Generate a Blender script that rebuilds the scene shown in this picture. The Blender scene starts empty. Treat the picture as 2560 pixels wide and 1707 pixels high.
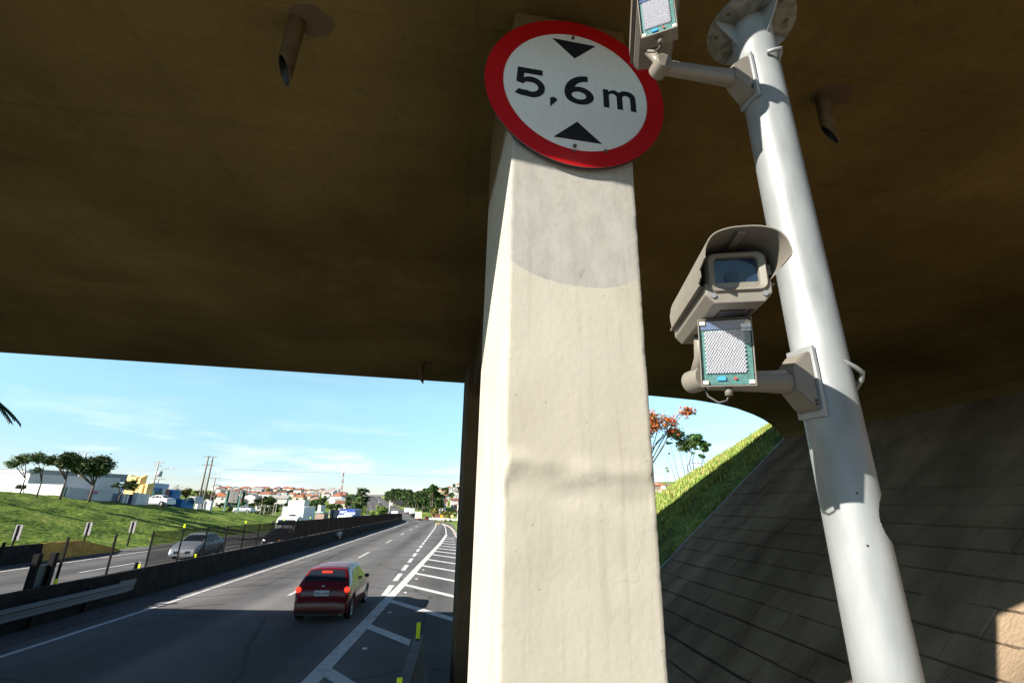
import bpy, bmesh, math, random
from math import sin, cos, radians, pi, sqrt, atan2
from mathutils import Vector, Matrix, noise
import numpy as np
random.seed(7)
S = bpy.context.scene
COL = S.collection
# ------------------------------------------------------------ camera
FPX = 1168.0; TH = radians(19.2); YAW = radians(6.9); ROLL = radians(0.9)
CAM = Vector((0, 0, 3.2))
Fw = Vector((sin(YAW)*cos(TH), cos(YAW)*cos(TH), sin(TH)))
R0 = Vector((cos(YAW), -sin(YAW), 0)); U0 = R0.cross(Fw)
Rt = R0*cos(ROLL)+U0*sin(ROLL); Up = U0*cos(ROLL)-R0*sin(ROLL)
cd = bpy.data.cameras.new('camera'); cam = bpy.data.objects.new('camera', cd); COL.objects.link(cam)
cd.sensor_width = 36; cd.lens = FPX/2560*36; cd.clip_start = 0.05; cd.clip_end = 9000
cam.matrix_world = Matrix(((Rt.x, Up.x, -Fw.x, CAM.x), (Rt.y, Up.y, -Fw.y, CAM.y), (Rt.z, Up.z, -Fw.z, CAM.z), (0, 0, 0, 1)))
S.camera = cam
def ray(x, y): return Rt*((x-1280)/FPX)-Up*((y-853.5)/FPX)+Fw
def P(x, y, Y):
    d = ray(x, y); return CAM+d*(Y/d.y)
def Pt(x, y, t): return CAM+ray(x, y)*t
# ------------------------------------------------------------ light
SUN = Vector((1.75, 1.0, -1.0)).normalized()      # travel direction of the sunlight
W = bpy.data.worlds.new("World"); S.world = W; W.use_nodes = True
nt = W.node_tree; nt.nodes.clear()
wo = nt.nodes.new('ShaderNodeOutputWorld'); bg = nt.nodes.new('ShaderNodeBackground')
sky = nt.nodes.new('ShaderNodeTexSky'); sky.sky_type = 'NISHITA'; sky.sun_disc = False
sky.sun_elevation = math.asin(-SUN.z); sky.sun_rotation = atan2(-SUN.x, -SUN.y)
sky.air_density = 1.0; sky.dust_density = 0.1; sky.ozone_density = 3.0; sky.altitude = 600
bg.inputs['Strength'].default_value = 0.05
tc = nt.nodes.new('ShaderNodeTexCoord')
mp = nt.nodes.new('ShaderNodeMapping'); mp.inputs['Scale'].default_value = (2.2, 2.2, 13)
mp.inputs['Rotation'].default_value = (0, radians(7), 0)
nz = nt.nodes.new('ShaderNodeTexNoise'); nz.inputs['Scale'].default_value = 2.6; nz.inputs['Detail'].default_value = 7; nz.inputs['Roughness'].default_value = 0.55
rp = nt.nodes.new('ShaderNodeValToRGB'); rp.color_ramp.elements[0].position = 0.50; rp.color_ramp.elements[1].position = 0.80
sx = nt.nodes.new('ShaderNodeSeparateXYZ')
mr = nt.nodes.new('ShaderNodeMapRange'); mr.inputs['From Min'].default_value = 0.04; mr.inputs['From Max'].default_value = 0.16
mr.inputs['To Min'].default_value = 1.0; mr.inputs['To Max'].default_value = 0.12
mm = nt.nodes.new('ShaderNodeMath'); mm.operation = 'MULTIPLY'
mx = nt.nodes.new('ShaderNodeMixRGB'); mx.inputs['Color2'].default_value = (10.5, 11.0, 12.5, 1)
L = nt.links.new
L(tc.outputs['Generated'], mp.inputs['Vector']); L(mp.outputs[0], nz.inputs['Vector']); L(nz.outputs['Fac'], rp.inputs['Fac'])
L(tc.outputs['Generated'], sx.inputs[0]); L(sx.outputs['Z'], mr.inputs['Value'])
L(rp.outputs['Color'], mm.inputs[0]); L(mr.outputs[0], mm.inputs[1]); L(mm.outputs[0], mx.inputs['Fac'])
tint = nt.nodes.new('ShaderNodeMixRGB'); tint.blend_type = 'MULTIPLY'; tint.inputs[0].default_value = 1; tint.inputs['Color2'].default_value = (1, 1, 1, 1)
el = nt.nodes.new('ShaderNodeSeparateXYZ'); L(tc.outputs['Generated'], el.inputs[0])
er = nt.nodes.new('ShaderNodeValToRGB'); ee = er.color_ramp.elements
ee[0].position = 0.0; ee[0].color = (1.15, 1.12, 1.35, 1); ee[1].position = 1.0; ee[1].color = (.22, .26, .36, 1)
for p_, c_ in ((.10, (1.45, 1.60, 1.6)), (.19, (1.95, 2.15, 1.75)), (.29, (2.15, 2.30, 1.8)), (.46, (.40, .48, .62))):
    q_ = ee.new(p_); q_.color = (*c_, 1)
L(el.outputs['Z'], er.inputs['Fac']); L(er.outputs[0], tint.inputs['Color2'])
L(sky.outputs[0], tint.inputs['Color1']); L(tint.outputs[0], mx.inputs['Color1']); L(mx.outputs[0], bg.inputs['Color']); L(bg.outputs[0], wo.inputs['Surface'])
sl = bpy.data.lights.new('sun', 'SUN'); sl.energy = 5.0; sl.angle = radians(0.5); sl.color = (1.0, 0.93, 0.82)
so = bpy.data.objects.new('sun', sl); COL.objects.link(so)
so.rotation_euler = SUN.to_track_quat('-Z', 'Y').to_euler(); so.location = (-30, -20, 40)
S.view_settings.view_transform = 'Standard'; S.view_settings.look = 'None'; S.view_settings.gamma = 1
S.view_settings.exposure = 1.3
S.cycles.max_bounces = 6; S.cycles.diffuse_bounces = 3; S.cycles.transparent_max_bounces = 12
S.cycles.sample_clamp_indirect = 6

# ------------------------------------------------------------ materials
MATS = {}
def mat(name, col, rough=0.7, metal=0.0, nscale=0, namt=0.0, bump=0, bscale=None, spec=0.5, col2=None, thr=None, stretch=None, detail=5, emis=None, coat=0, alpha=None, bdist=0.01, big=0):
    if name in MATS: return MATS[name]
    m = bpy.data.materials.new(name); m.use_nodes = True; t = m.node_tree
    b = t.nodes['Principled BSDF']; MATS[name] = m
    b.inputs['Base Color'].default_value = (*col, 1); b.inputs['Roughness'].default_value = rough
    b.inputs['Metallic'].default_value = metal; b.inputs['Specular IOR Level'].default_value = spec
    if coat: b.inputs['Coat Weight'].default_value = coat; b.inputs['Coat Roughness'].default_value = 0.05
    if emis: b.inputs['Emission Color'].default_value = (*emis[0], 1); b.inputs['Emission Strength'].default_value = emis[1]
    if nscale:
        tcn = t.nodes.new('ShaderNodeTexCoord'); mpn = t.nodes.new('ShaderNodeMapping')
        if stretch: mpn.inputs['Scale'].default_value = stretch
        t.links.new(tcn.outputs['Object'], mpn.inputs[0])
        n = t.nodes.new('ShaderNodeTexNoise'); n.inputs['Scale'].default_value = nscale; n.inputs['Detail'].default_value = detail
        t.links.new(mpn.outputs[0], n.inputs['Vector'])
        r = t.nodes.new('ShaderNodeValToRGB'); a, bb = thr or (0.3, 0.7)
        r.color_ramp.elements[0].position = a; r.color_ramp.elements[1].position = bb
        c2 = col2 or tuple(min(1, c*(1+namt)) for c in col); c1 = col if col2 else tuple(c*(1-namt) for c in col)
        r.color_ramp.elements[0].color = (*c1, 1); r.color_ramp.elements[1].color = (*c2, 1)
        t.links.new(n.outputs['Fac'], r.inputs['Fac'])
        last = r.outputs[0]
        if big:
            n3 = t.nodes.new('ShaderNodeTexNoise'); n3.inputs['Scale'].default_value = nscale*big; n3.inputs['Detail'].default_value = 3
            t.links.new(mpn.outputs[0], n3.inputs['Vector'])
            r3 = t.nodes.new('ShaderNodeMapRange'); r3.inputs['From Min'].default_value = .3; r3.inputs['From Max'].default_value = .7
            r3.inputs['To Min'].default_value = .72; r3.inputs['To Max'].default_value = 1.18
            t.links.new(n3.outputs['Fac'], r3.inputs['Value'])
            ml = t.nodes.new('ShaderNodeMixRGB'); ml.blend_type = 'MULTIPLY'; ml.inputs['Fac'].default_value = 1
            t.links.new(last, ml.inputs['Color1']); t.links.new(r3.outputs[0], ml.inputs['Color2']); last = ml.outputs[0]
        t.links.new(last, b.inputs['Base Color'])
        if bump:
            n2 = t.nodes.new('ShaderNodeTexNoise'); n2.inputs['Scale'].default_value = bscale or nscale*3; n2.inputs['Detail'].default_value = 6
            t.links.new(mpn.outputs[0], n2.inputs['Vector'])
            bp = t.nodes.new('ShaderNodeBump'); bp.inputs['Strength'].default_value = bump; bp.inputs['Distance'].default_value = bdist
            t.links.new(n2.outputs['Fac'], bp.inputs['Height']); t.links.new(bp.outputs[0], b.inputs['Normal'])
    return m
def ramp_node(t, pos_cols):
    r = t.nodes.new('ShaderNodeValToRGB'); e = r.color_ramp.elements
    e[0].position, e[0].color = pos_cols[0][0], (*pos_cols[0][1], 1)
    e[1].position, e[1].color = pos_cols[-1][0], (*pos_cols[-1][1], 1)
    for p, c in pos_cols[1:-1]:
        k = e.new(p); k.color = (*c, 1)
    return r
def grass_mat(name, cols, s1=1.2, s2=9, stretch=None, bumpd=0.12):
    m = bpy.data.materials.new(name); m.use_nodes = True; t = m.node_tree; b = t.nodes['Principled BSDF']
    b.inputs['Roughness'].default_value = 0.9; b.inputs['Specular IOR Level'].default_value = 0.15
    tcn = t.nodes.new('ShaderNodeTexCoord'); mpn = t.nodes.new('ShaderNodeMapping')
    if stretch: mpn.inputs['Scale'].default_value = stretch
    t.links.new(tcn.outputs['Object'], mpn.inputs[0])
    a = t.nodes.new('ShaderNodeTexNoise'); a.inputs['Scale'].default_value = s1; a.inputs['Detail'].default_value = 8; a.inputs['Roughness'].default_value = .7
    c = t.nodes.new('ShaderNodeTexNoise'); c.inputs['Scale'].default_value = s2; c.inputs['Detail'].default_value = 4
    t.links.new(mpn.outputs[0], a.inputs['Vector']); t.links.new(mpn.outputs[0], c.inputs['Vector'])
    mxx = t.nodes.new('ShaderNodeMath'); mxx.operation = 'MULTIPLY_ADD'; mxx.inputs[1].default_value = .45
    t.links.new(c.outputs['Fac'], mxx.inputs[0])
    m2 = t.nodes.new('ShaderNodeMath'); m2.operation = 'MULTIPLY'; m2.inputs[1].default_value = .55
    t.links.new(a.outputs['Fac'], m2.inputs[0]); t.links.new(m2.outputs[0], mxx.inputs[2])
    r = ramp_node(t, cols); t.links.new(mxx.outputs[0], r.inputs['Fac']); t.links.new(r.outputs[0], b.inputs['Base Color'])
    bp = t.nodes.new('ShaderNodeBump'); bp.inputs['Strength'].default_value = 1; bp.inputs['Distance'].default_value = bumpd
    t.links.new(mxx.outputs[0], bp.inputs['Height']); t.links.new(bp.outputs[0], b.inputs['Normal'])
    MATS[name] = m; return m

M_grass = grass_mat('grass', [(0.37, (.035, .055, .010)), (0.45, (.085, .15, .018)), (0.53, (.16, .235, .032)), (0.64, (.30, .32, .09))], .5, 3.4, stretch=(1, .6, 1), bumpd=.2)
M_lawn = grass_mat('lawn', [(0.36, (.09, .14, .03)), (0.5, (.18, .26, .05)), (0.65, (.28, .34, .10))], .25, 2.2, bumpd=.04)
M_earthgrass = grass_mat('slope_grass', [(0.37, (.09, .045, .018)), (0.45, (.06, .085, .02)), (0.56, (.17, .25, .05)), (0.66, (.36, .33, .12))], 1.3, 14, bumpd=.06)
def asphalt_mat(name, base, seed):
    m = bpy.data.materials.new(name); m.use_nodes = True; t = m.node_tree; b = t.nodes['Principled BSDF']
    b.inputs['Roughness'].default_value = 0.88; b.inputs['Specular IOR Level'].default_value = 0.1
    tcn = t.nodes.new('ShaderNodeTexCoord')
    mpn = t.nodes.new('ShaderNodeMapping'); mpn.inputs['Scale'].default_value = (1.1, .03, 1); mpn.inputs['Location'].default_value = (seed, seed, 0)
    t.links.new(tcn.outputs['Object'], mpn.inputs[0])
    a = t.nodes.new('ShaderNodeTexNoise'); a.inputs['Scale'].default_value = .9; a.inputs['Detail'].default_value = 5
    t.links.new(mpn.outputs[0], a.inputs['Vector'])
    f = t.nodes.new('ShaderNodeTexNoise'); f.inputs['Scale'].default_value = 60; f.inputs['Detail'].default_value = 3
    t.links.new(tcn.outputs['Object'], f.inputs['Vector'])
    g = t.nodes.new('ShaderNodeTexNoise'); g.inputs['Scale'].default_value = .35; g.inputs['Detail'].default_value = 6
    t.links.new(tcn.outputs['Object'], g.inputs['Vector'])
    # a tyre-polished dark track down each lane
    sp_ = t.nodes.new('ShaderNodeSeparateXYZ'); t.links.new(tcn.outputs['Object'], sp_.inputs[0])
    wv = t.nodes.new('ShaderNodeMath'); wv.operation = 'MULTIPLY_ADD'; wv.inputs[1].default_value = 2*pi/3.58; wv.inputs[2].default_value = 2*pi*4.1/3.58
    t.links.new(sp_.outputs['X'], wv.inputs[0])
    cs = t.nodes.new('ShaderNodeMath'); cs.operation = 'COSINE'; t.links.new(wv.outputs[0], cs.inputs[0])
    r = ramp_node(t, [(0.3, tuple(base*k for k in (.78, .78, .82))), (0.7, tuple(base*k for k in (1.12, 1.08, 1.06)))])
    t.links.new(a.outputs['Fac'], r.inputs['Fac'])
    mr1 = t.nodes.new('ShaderNodeMapRange'); mr1.inputs['From Min'].default_value = -1; mr1.inputs['To Min'].default_value = 1.06; mr1.inputs['To Max'].default_value = .70
    t.links.new(cs.outputs[0], mr1.inputs['Value'])
    m1 = t.nodes.new('ShaderNodeMixRGB'); m1.blend_type = 'MULTIPLY'; m1.inputs[0].default_value = 1
    t.links.new(r.outputs[0], m1.inputs[1]); t.links.new(mr1.outputs[0], m1.inputs[2])
    mr2 = t.nodes.new('ShaderNodeMapRange'); mr2.inputs['From Min'].default_value = .3; mr2.inputs['From Max'].default_value = .7; mr2.inputs['To Min'].default_value = .8; mr2.inputs['To Max'].default_value = 1.15
    t.links.new(g.outputs['Fac'], mr2.inputs['Value'])
    m2 = t.nodes.new('ShaderNodeMixRGB'); m2.blend_type = 'MULTIPLY'; m2.inputs[0].default_value = 1
    t.links.new(m1.outputs[0], m2.inputs[1]); t.links.new(mr2.outputs[0], m2.inputs[2])
    mr3 = t.nodes.new('ShaderNodeMapRange'); mr3.inputs['From Min'].default_value = .3; mr3.inputs['From Max'].default_value = .7; mr3.inputs['To Min'].default_value = .82; mr3.inputs['To Max'].default_value = 1.15
    t.links.new(f.outputs['Fac'], mr3.inputs['Value'])
    m3 = t.nodes.new('ShaderNodeMixRGB'); m3.blend_type = 'MULTIPLY'; m3.inputs[0].default_value = 1
    t.links.new(m2.outputs[0], m3.inputs[1]); t.links.new(mr3.outputs[0], m3.inputs[2])
    ds = t.nodes.new('ShaderNodeTexNoise'); ds.inputs['Scale'].default_value = .8; ds.inputs['Detail'].default_value = 5; t.links.new(tcn.outputs['Object'], ds.inputs['Vector'])
    dm = t.nodes.new('ShaderNodeMixRGB'); dm.inputs[0].default_value = .35; t.links.new(tcn.outputs['Object'], dm.inputs[1]); t.links.new(ds.outputs['Color'], dm.inputs[2])
    vc = t.nodes.new('ShaderNodeTexVoronoi'); vc.feature = 'DISTANCE_TO_EDGE'; vc.inputs['Scale'].default_value = .22; t.links.new(dm.outputs[0], vc.inputs['Vector'])
    vr = t.nodes.new('ShaderNodeMapRange'); vr.inputs['From Min'].default_value = .002; vr.inputs['From Max'].default_value = .008; vr.inputs['To Min'].default_value = .62; vr.inputs['To Max'].default_value = 1; t.links.new(vc.outputs['Distance'], vr.inputs['Value'])
    m4 = t.nodes.new('ShaderNodeMixRGB'); m4.blend_type = 'MULTIPLY'; m4.inputs[0].default_value = 1; t.links.new(m3.outputs[0], m4.inputs[1]); t.links.new(vr.outputs[0], m4.inputs[2])
    t.links.new(m4.outputs[0], b.inputs['Base Color'])
    bp = t.nodes.new('ShaderNodeBump'); bp.inputs['Strength'].default_value = .5; bp.inputs['Distance'].default_value = .006
    t.links.new(f.outputs['Fac'], bp.inputs['Height']); t.links.new(bp.outputs[0], b.inputs['Normal'])
    MATS[name] = m; return m
M_asph = asphalt_mat('asphalt', .165, 0)
M_asph2 = asphalt_mat('asphalt_left', .14, 5)
M_line = mat('road_paint', (.62, .62, .61), .7, nscale=3.5, col2=(.34, .34, .34), thr=(.5, .78), detail=9)
M_kerb = mat('kerb_concrete', (.36, .33, .29), .9, nscale=3, namt=.2)
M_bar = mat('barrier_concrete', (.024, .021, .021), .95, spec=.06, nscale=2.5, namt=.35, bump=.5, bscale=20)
M_black = mat('black_steel', (.007, .007, .008), .7, spec=.12)
M_mesh = mat('black_mesh', (.006, .006, .007), .9, spec=.05)
M_yel = mat('fluorescent_yellow', (.62, .80, .0), .4, emis=None)
M_galv = mat('galvanised_steel', (.225, .24, .245), .5, .1, nscale=6, namt=.42, thr=(.25, .8), bump=.05, bscale=90, stretch=(1, 1, .35), big=.3)
M_plate = mat('weathered_zinc', (.20, .21, .19), .5, .35, nscale=22, namt=.45, bump=.2, bscale=60, big=.3)
M_cctv = mat('housing_grey', (.165, .150, .126), .48, nscale=25, namt=.05, bump=.05, bscale=200)
M_dark = mat('dark_plastic', (.02, .02, .022), .5)
M_glassdark = mat('lens_glass', (.012, .022, .045), .06, spec=.5)
M_white = mat('white_paint', (.62, .62, .63), .5, nscale=1.5, namt=.05)
M_tyre = mat('rubber', (.015, .015, .016), .85)
M_rim = mat('alloy', (.45, .46, .48), .35, .6)
M_cglass = mat('car_glass', (.012, .018, .025), .08, spec=.45)
M_trunk = mat('bark', (.09, .075, .06), .9, nscale=8, namt=.3)
M_wood = mat('pole_wood', (.22, .18, .15), .9, nscale=5, namt=.2)
M_pole_c = mat('pole_concrete', (.38, .36, .33), .9, nscale=5, namt=.15)

# ------------------------------------------------------------ mesh builder
class MB:
    def __init__(s): s.v = []; s.f = []; s.m = []; s.mats = []; s.sm = []
    def mi(s, m):
        if m not in s.mats: s.mats.append(m)
        return s.mats.index(m)
    def face(s, idx, m=0, smooth=False): s.f.append(tuple(idx)); s.m.append(m); s.sm.append(smooth)
    def poly(s, pts, m=0, smooth=False):
        b = len(s.v); s.v += [tuple(p) for p in pts]; s.face(range(b, b+len(pts)), m, smooth)
    def box(s, c, d, rot=None, m=0, taper=None):
        c = Vector(c); b = len(s.v); tx = taper or (1, 1)
        for sz in (-1, 1):
            k = tx if sz > 0 else (1, 1)
            for sx_, sy_ in ((-1, -1), (1, -1), (1, 1), (-1, 1)):
                v = Vector((sx_*d[0]/2*k[0], sy_*d[1]/2*k[1], sz*d[2]/2))
                if rot is not None: v = rot @ v
                s.v.append(tuple(c+v))
        for q in ((3, 2, 1, 0), (4, 5, 6, 7), (0, 1, 5, 4), (1, 2, 6, 5), (2, 3, 7, 6), (3, 0, 4, 7)): s.face([b+i for i in q], m)
    def tube(s, pts, r, n=8, m=0, caps=True, smooth=True):
        pts = [Vector(p) for p in pts]; rs = r if isinstance(r, (list, tuple)) else [r]*len(pts)
        b = len(s.v); prev = None
        for i, p in enumerate(pts):
            d = (pts[min(i+1, len(pts)-1)]-pts[max(i-1, 0)]).normalized()
            a = prev if prev is not None else (Vector((1, 0, 0)) if abs(d.x) < .9 else Vector((0, 1, 0)))
            x = (a-d*a.dot(d)).normalized(); y = d.cross(x); prev = x
            for k in range(n):
                an = 2*pi*k/n; s.v.append(tuple(p+(x*cos(an)+y*sin(an))*rs[i]))
        for i in range(len(pts)-1):
            for k in range(n):
                k2 = (k+1) % n; s.face((b+i*n+k, b+i*n+k2, b+(i+1)*n+k2, b+(i+1)*n+k), m, smooth)
        if caps:
            s.face([b+k for k in range(n)][::-1], m); s.face([b+(len(pts)-1)*n+k for k in range(n)], m)
    def cyl(s, p0, p1, r, n=16, m=0, smooth=True): s.tube([p0, p1], r, n, m, True, smooth)
    def grid(s, rows, m=0, smooth=False, closed=False):
        b = len(s.v); nc = len(rows[0])
        for r in rows: s.v += [tuple(p) for p in r]
        for i in range(len(rows)-1):
            for j in range(nc if closed else nc-1):
                j2 = (j+1) % nc; s.face((b+i*nc+j, b+i*nc+j2, b+(i+1)*nc+j2, b+(i+1)*nc+j), m, smooth)
    def ball(s, c, r, n=10, m=0, sc=(1, 1, 1)):
        rows = []
        for i in range(n//2+1):
            ph = pi*i/(n//2); rows.append([(c[0]+r*sc[0]*sin(ph)*cos(2*pi*k/n), c[1]+r*sc[1]*sin(ph)*sin(2*pi*k/n), c[2]+r*sc[2]*cos(ph)) for k in range(n)])
        s.grid(rows, m, True, True)
    def build(s, name, mats, parent=None, bevel=0, seg=2, mw=None):
        me = bpy.data.meshes.new(name); me.from_pydata(s.v, [], s.f)
        ml = mats if isinstance(mats, (list, tuple)) else [mats]
        for m in ml: me.materials.append(m)
        me.polygons.foreach_set('material_index', s.m); me.polygons.foreach_set('use_smooth', s.sm); me.update()
        o = bpy.data.objects.new(name, me); COL.objects.link(o)
        if parent is not None: o.parent = parent
        if mw is not None: o.matrix_local = mw
        if bevel:
            bm = bmesh.new(); bm.from_mesh(me); bmesh.ops.remove_doubles(bm, verts=bm.verts, dist=1e-5)
            bmesh.ops.recalc_face_normals(bm, faces=bm.faces)
            es = [e for e in bm.edges if len(e.link_faces) == 2 and e.calc_face_angle(0) > radians(28)]
            bmesh.ops.bevel(bm, geom=es, offset=bevel, segments=seg, affect='EDGES', clamp_overlap=True, profile=.6)
            bm.to_mesh(me); bm.free()
        return o
def hull(name, pts, m, parent=None, bevel=0):
    bm = bmesh.new()
    for p in pts: bm.verts.new(p)
    r = bmesh.ops.convex_hull(bm, input=bm.verts)
    bmesh.ops.delete(bm, geom=[g for g in r['geom_interior'] if isinstance(g, bmesh.types.BMVert)], context='VERTS')
    bmesh.ops.dissolve_limit(bm, angle_limit=radians(2), verts=bm.verts, edges=bm.edges)
    if bevel: bmesh.ops.bevel(bm, geom=list(bm.edges), offset=bevel, segments=2, affect='EDGES', clamp_overlap=True)
    me = bpy.data.meshes.new(name); bm.to_mesh(me); bm.free(); me.materials.append(m)
    o = bpy.data.objects.new(name, me); COL.objects.link(o)
    if parent is not None: o.parent = parent
    return o
def tag(o, label=None, cat=None, group=None, kind=None):
    if label: o['label'] = label
    if cat: o['category'] = cat
    if group: o['group'] = group
    if kind: o['kind'] = kind
    return o
def thing(name, label, cat, loc=(0, 0, 0), rz=0, group=None):
    o = bpy.data.objects.new(name, None); COL.objects.link(o); o.location = loc; o.rotation_euler = (0, 0, rz); o.empty_display_size = .3
    return tag(o, label, cat, group)
def struct(mb, name, mats, label=None, cat=None):
    o = mb.build(name, mats); o['kind'] = 'structure'; o['label'] = label or name.replace('_', ' ')
    if cat: o['category'] = cat
    return o
def dup(root, loc=None, rz=None, label=None, scale=None):
    r = root.copy(); COL.objects.link(r)
    if loc is not None: r.location = loc
    if rz is not None: r.rotation_euler = (0, 0, rz)
    if scale is not None: r.scale = scale
    if label: r['label'] = label
    for ch in list(root.children):
        c = ch.copy(); COL.objects.link(c); c.parent = r
        for g in list(ch.children):
            d = g.copy(); COL.objects.link(d); d.parent = c
    return r
def curve_mesh(name, splines, m, parent=None, extrude=.001, holes=True):
    """closed outlines (lists of 2D points) filled with holes where they nest"""
    cu = bpy.data.curves.new(name, 'CURVE'); cu.dimensions = '2D'; cu.fill_mode = 'BOTH'; cu.extrude = extrude
    for pts in splines:
        sp = cu.splines.new('POLY'); sp.points.add(len(pts)-1); sp.use_cyclic_u = True
        for i, p in enumerate(pts): sp.points[i].co = (p[0], p[1], 0, 1)
    tmp = bpy.data.objects.new(name, cu); COL.objects.link(tmp)
    dg = bpy.context.evaluated_depsgraph_get(); me = bpy.data.meshes.new_from_object(tmp.evaluated_get(dg))
    bpy.data.objects.remove(tmp); bpy.data.curves.remove(cu)
    me.materials.clear(); me.materials.append(m)
    o = bpy.data.objects.new(name, me); COL.objects.link(o)
    if parent is not None: o.parent = parent
    return o
def text_mesh(name, body, size, m, parent=None, offset=0.0, extrude=.0005, shear=0):
    cu = bpy.data.curves.new(name, 'FONT'); cu.body = body; cu.size = size; cu.align_x = 'CENTER'; cu.align_y = 'CENTER'
    cu.offset = offset; cu.extrude = extrude; cu.shear = shear
    tmp = bpy.data.objects.new(name, cu); COL.objects.link(tmp)
    dg = bpy.context.evaluated_depsgraph_get(); me = bpy.data.meshes.new_from_object(tmp.evaluated_get(dg))
    bpy.data.objects.remove(tmp); bpy.data.curves.remove(cu)
    me.materials.clear(); me.materials.append(m)
    o = bpy.data.objects.new(name, me); COL.objects.link(o)
    if parent is not None: o.parent = parent
    return o

# ------------------------------------------------------------ terrain
def lerp_tab(t, x):
    if x <= t[0][0]: return t[0][1]
    for (a, va), (b, vb) in zip(t, t[1:]):
        if x <= b:
            k = (x-a)/(b-a); return va+(vb-va)*k
    return t[-1][1]
def sstep(x): x = max(0, min(1, x)); return x*x*(3-2*x)
def cc(Y):
    if Y < 85: return 0
    if Y < 235: return -(Y-85)**2/1818
    return -(150**2)/1818-.165*(Y-235)
ZT = [(-60, .6), (0, 0), (100, -1.05), (125, -1.5), (150, -2.1), (175, -2.75), (198, -3.3), (225, -3.8), (250, -4.0), (275, -3.95), (300, -3.6), (350, -2.3), (400, -.7), (700, 5), (1000, 14), (1600, 18), (4000, 20)]
def zr(Y): return lerp_tab(ZT, Y)
ZP = [(-60, 5.5), (20, 4.8), (46, 4.0), (50, 3.78), (58, 3.35), (63, 2.95), (72, 2.6), (83, 2.0), (106, .8), (115, .5), (150, -1.5), (175, -2.6), (220, -1.8), (300, 1.2), (400, 5.5), (500, 9.5), (600, 12), (1000, 16), (4000, 24)]
def gz(X, Y):
    u = X-cc(Y); r = zr(Y)
    if u < -24.6:
        p = lerp_tab(ZP, Y); k = (-u-25.0)/17.0
        k = max(0, min(1, k)); kk = k*.75+.25*sstep(k)
        z = r+(p-r)*kk
        if u < -60 and Y > 130: z += min(1, (-u-60)/300)*2
        return z
    if u < 3.6: return r-.05-(.5 if Y > 400 else 0)
    z = r
    d = u-3.6
    k = .0 if Y < 280 else min(.27, (Y-280)/320*.27)
    hill = min(26, max(0, d-8)*k)*(1-.9*sstep((Y-640)/200))
    val = -5*math.exp(-((Y-240)/55)**2)*sstep(d/18)
    near = .6*sstep((d-1)/10)*sstep((Y-30)/30)*(1-sstep((Y-70)/60))
    return z+hill+val+near
ROWS = [-60, -40, -25, -15]+[-10+2.5*i for i in range(52)]+[122, 128, 134, 140, 147, 155, 163, 172, 182, 193, 205, 218, 232, 248, 266, 286, 310, 335, 365, 400, 440, 480, 520, 560, 600, 650, 700, 780, 880, 1000, 1200, 1600, 2400, 4200]
UL = [-3500, -2000, -1200, -700, -450, -320, -240, -180, -140, -110, -90, -75, -64, -56, -50, -46, -43, -41, -38, -35, -32, -29, -26.5, -25.0, -24.5]
UR = [3.6, 4.5, 6, 8, 11, 15, 20, 28, 38, 50, 70, 95, 130, 180, 260, 400, 700, 1300, 2500, 3500]
def strip(us, rows, dz=0, fz=None):
    out = []
    for Y in rows:
        out.append([(cc(Y)+u, Y, (fz or gz)(cc(Y)+u, Y)+dz) for u in us])
    return out
# wavy tussocks on the near bank are real relief
def gz_b(X, Y):
    z = gz(X, Y); u = X-cc(Y)
    if -46 < u < -25.5 and 15 < Y < 110:
        n = noise.noise(Vector((X*.55, Y*.35, 0)))*.22+noise.noise(Vector((X*1.7, Y*1.0, 3)))*.10
        z += n*sstep((-u-25.5)/3)*(1-.5*sstep((Y-70)/40))
    return z
mb = MB()
ul = [u for u in UL if u <= -46]+[-46+.5*i for i in range(1, 41)]+[-25.5, -25.0, -24.5]
rw = [Y for Y in ROWS if Y < 15]+[15+.8*i for i in range(0, 120)]+[Y for Y in ROWS if Y > 111]
mb.grid(strip(ul, rw, 0, gz_b), smooth=True)
struct(mb, 'grass_bank', M_grass, 'green grass bank rising left of the highway to the town', 'bank')
mb = MB(); mb.grid(strip([-24.5, 3.6], ROWS, -.03)); mb.grid(strip(UR, ROWS), smooth=True)
struct(mb, 'ground', M_lawn, 'grassy ground right of the highway reaching the hillside', 'ground')
rz = lambda X, Y: zr(Y)
mb = MB(); mb.grid(strip([-11.2, -9.5, -5.9, -2.3, 1.2], ROWS, .0, rz)); struct(mb, 'road', M_asph, 'grey asphalt carriageway leading away from the camera', 'road')
mb = MB(); mb.grid(strip([-24.4, -21.7, -17.9, -14.3, -11.9], ROWS, .0, rz)); struct(mb, 'opposite_road', M_asph2, 'asphalt carriageway of the oncoming traffic behind the median fence', 'road')
# exit lane and far junction beyond the gore
# ground apron beneath the bridge between the exit lane and the paved slope
mb = MB(); mb.grid([[(x, y, zr(y)+.006) for x in (.95, 3.6)] for y in (-10, 0, 5, 10, 15, 18, 24)]); struct(mb, 'pavement', mat('apron_concrete', (.17, .15, .13), .95, nscale=1.6, namt=.3, bump=.4, bscale=9), 'dirty concrete apron under the bridge beside the pier', 'pavement')
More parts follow.
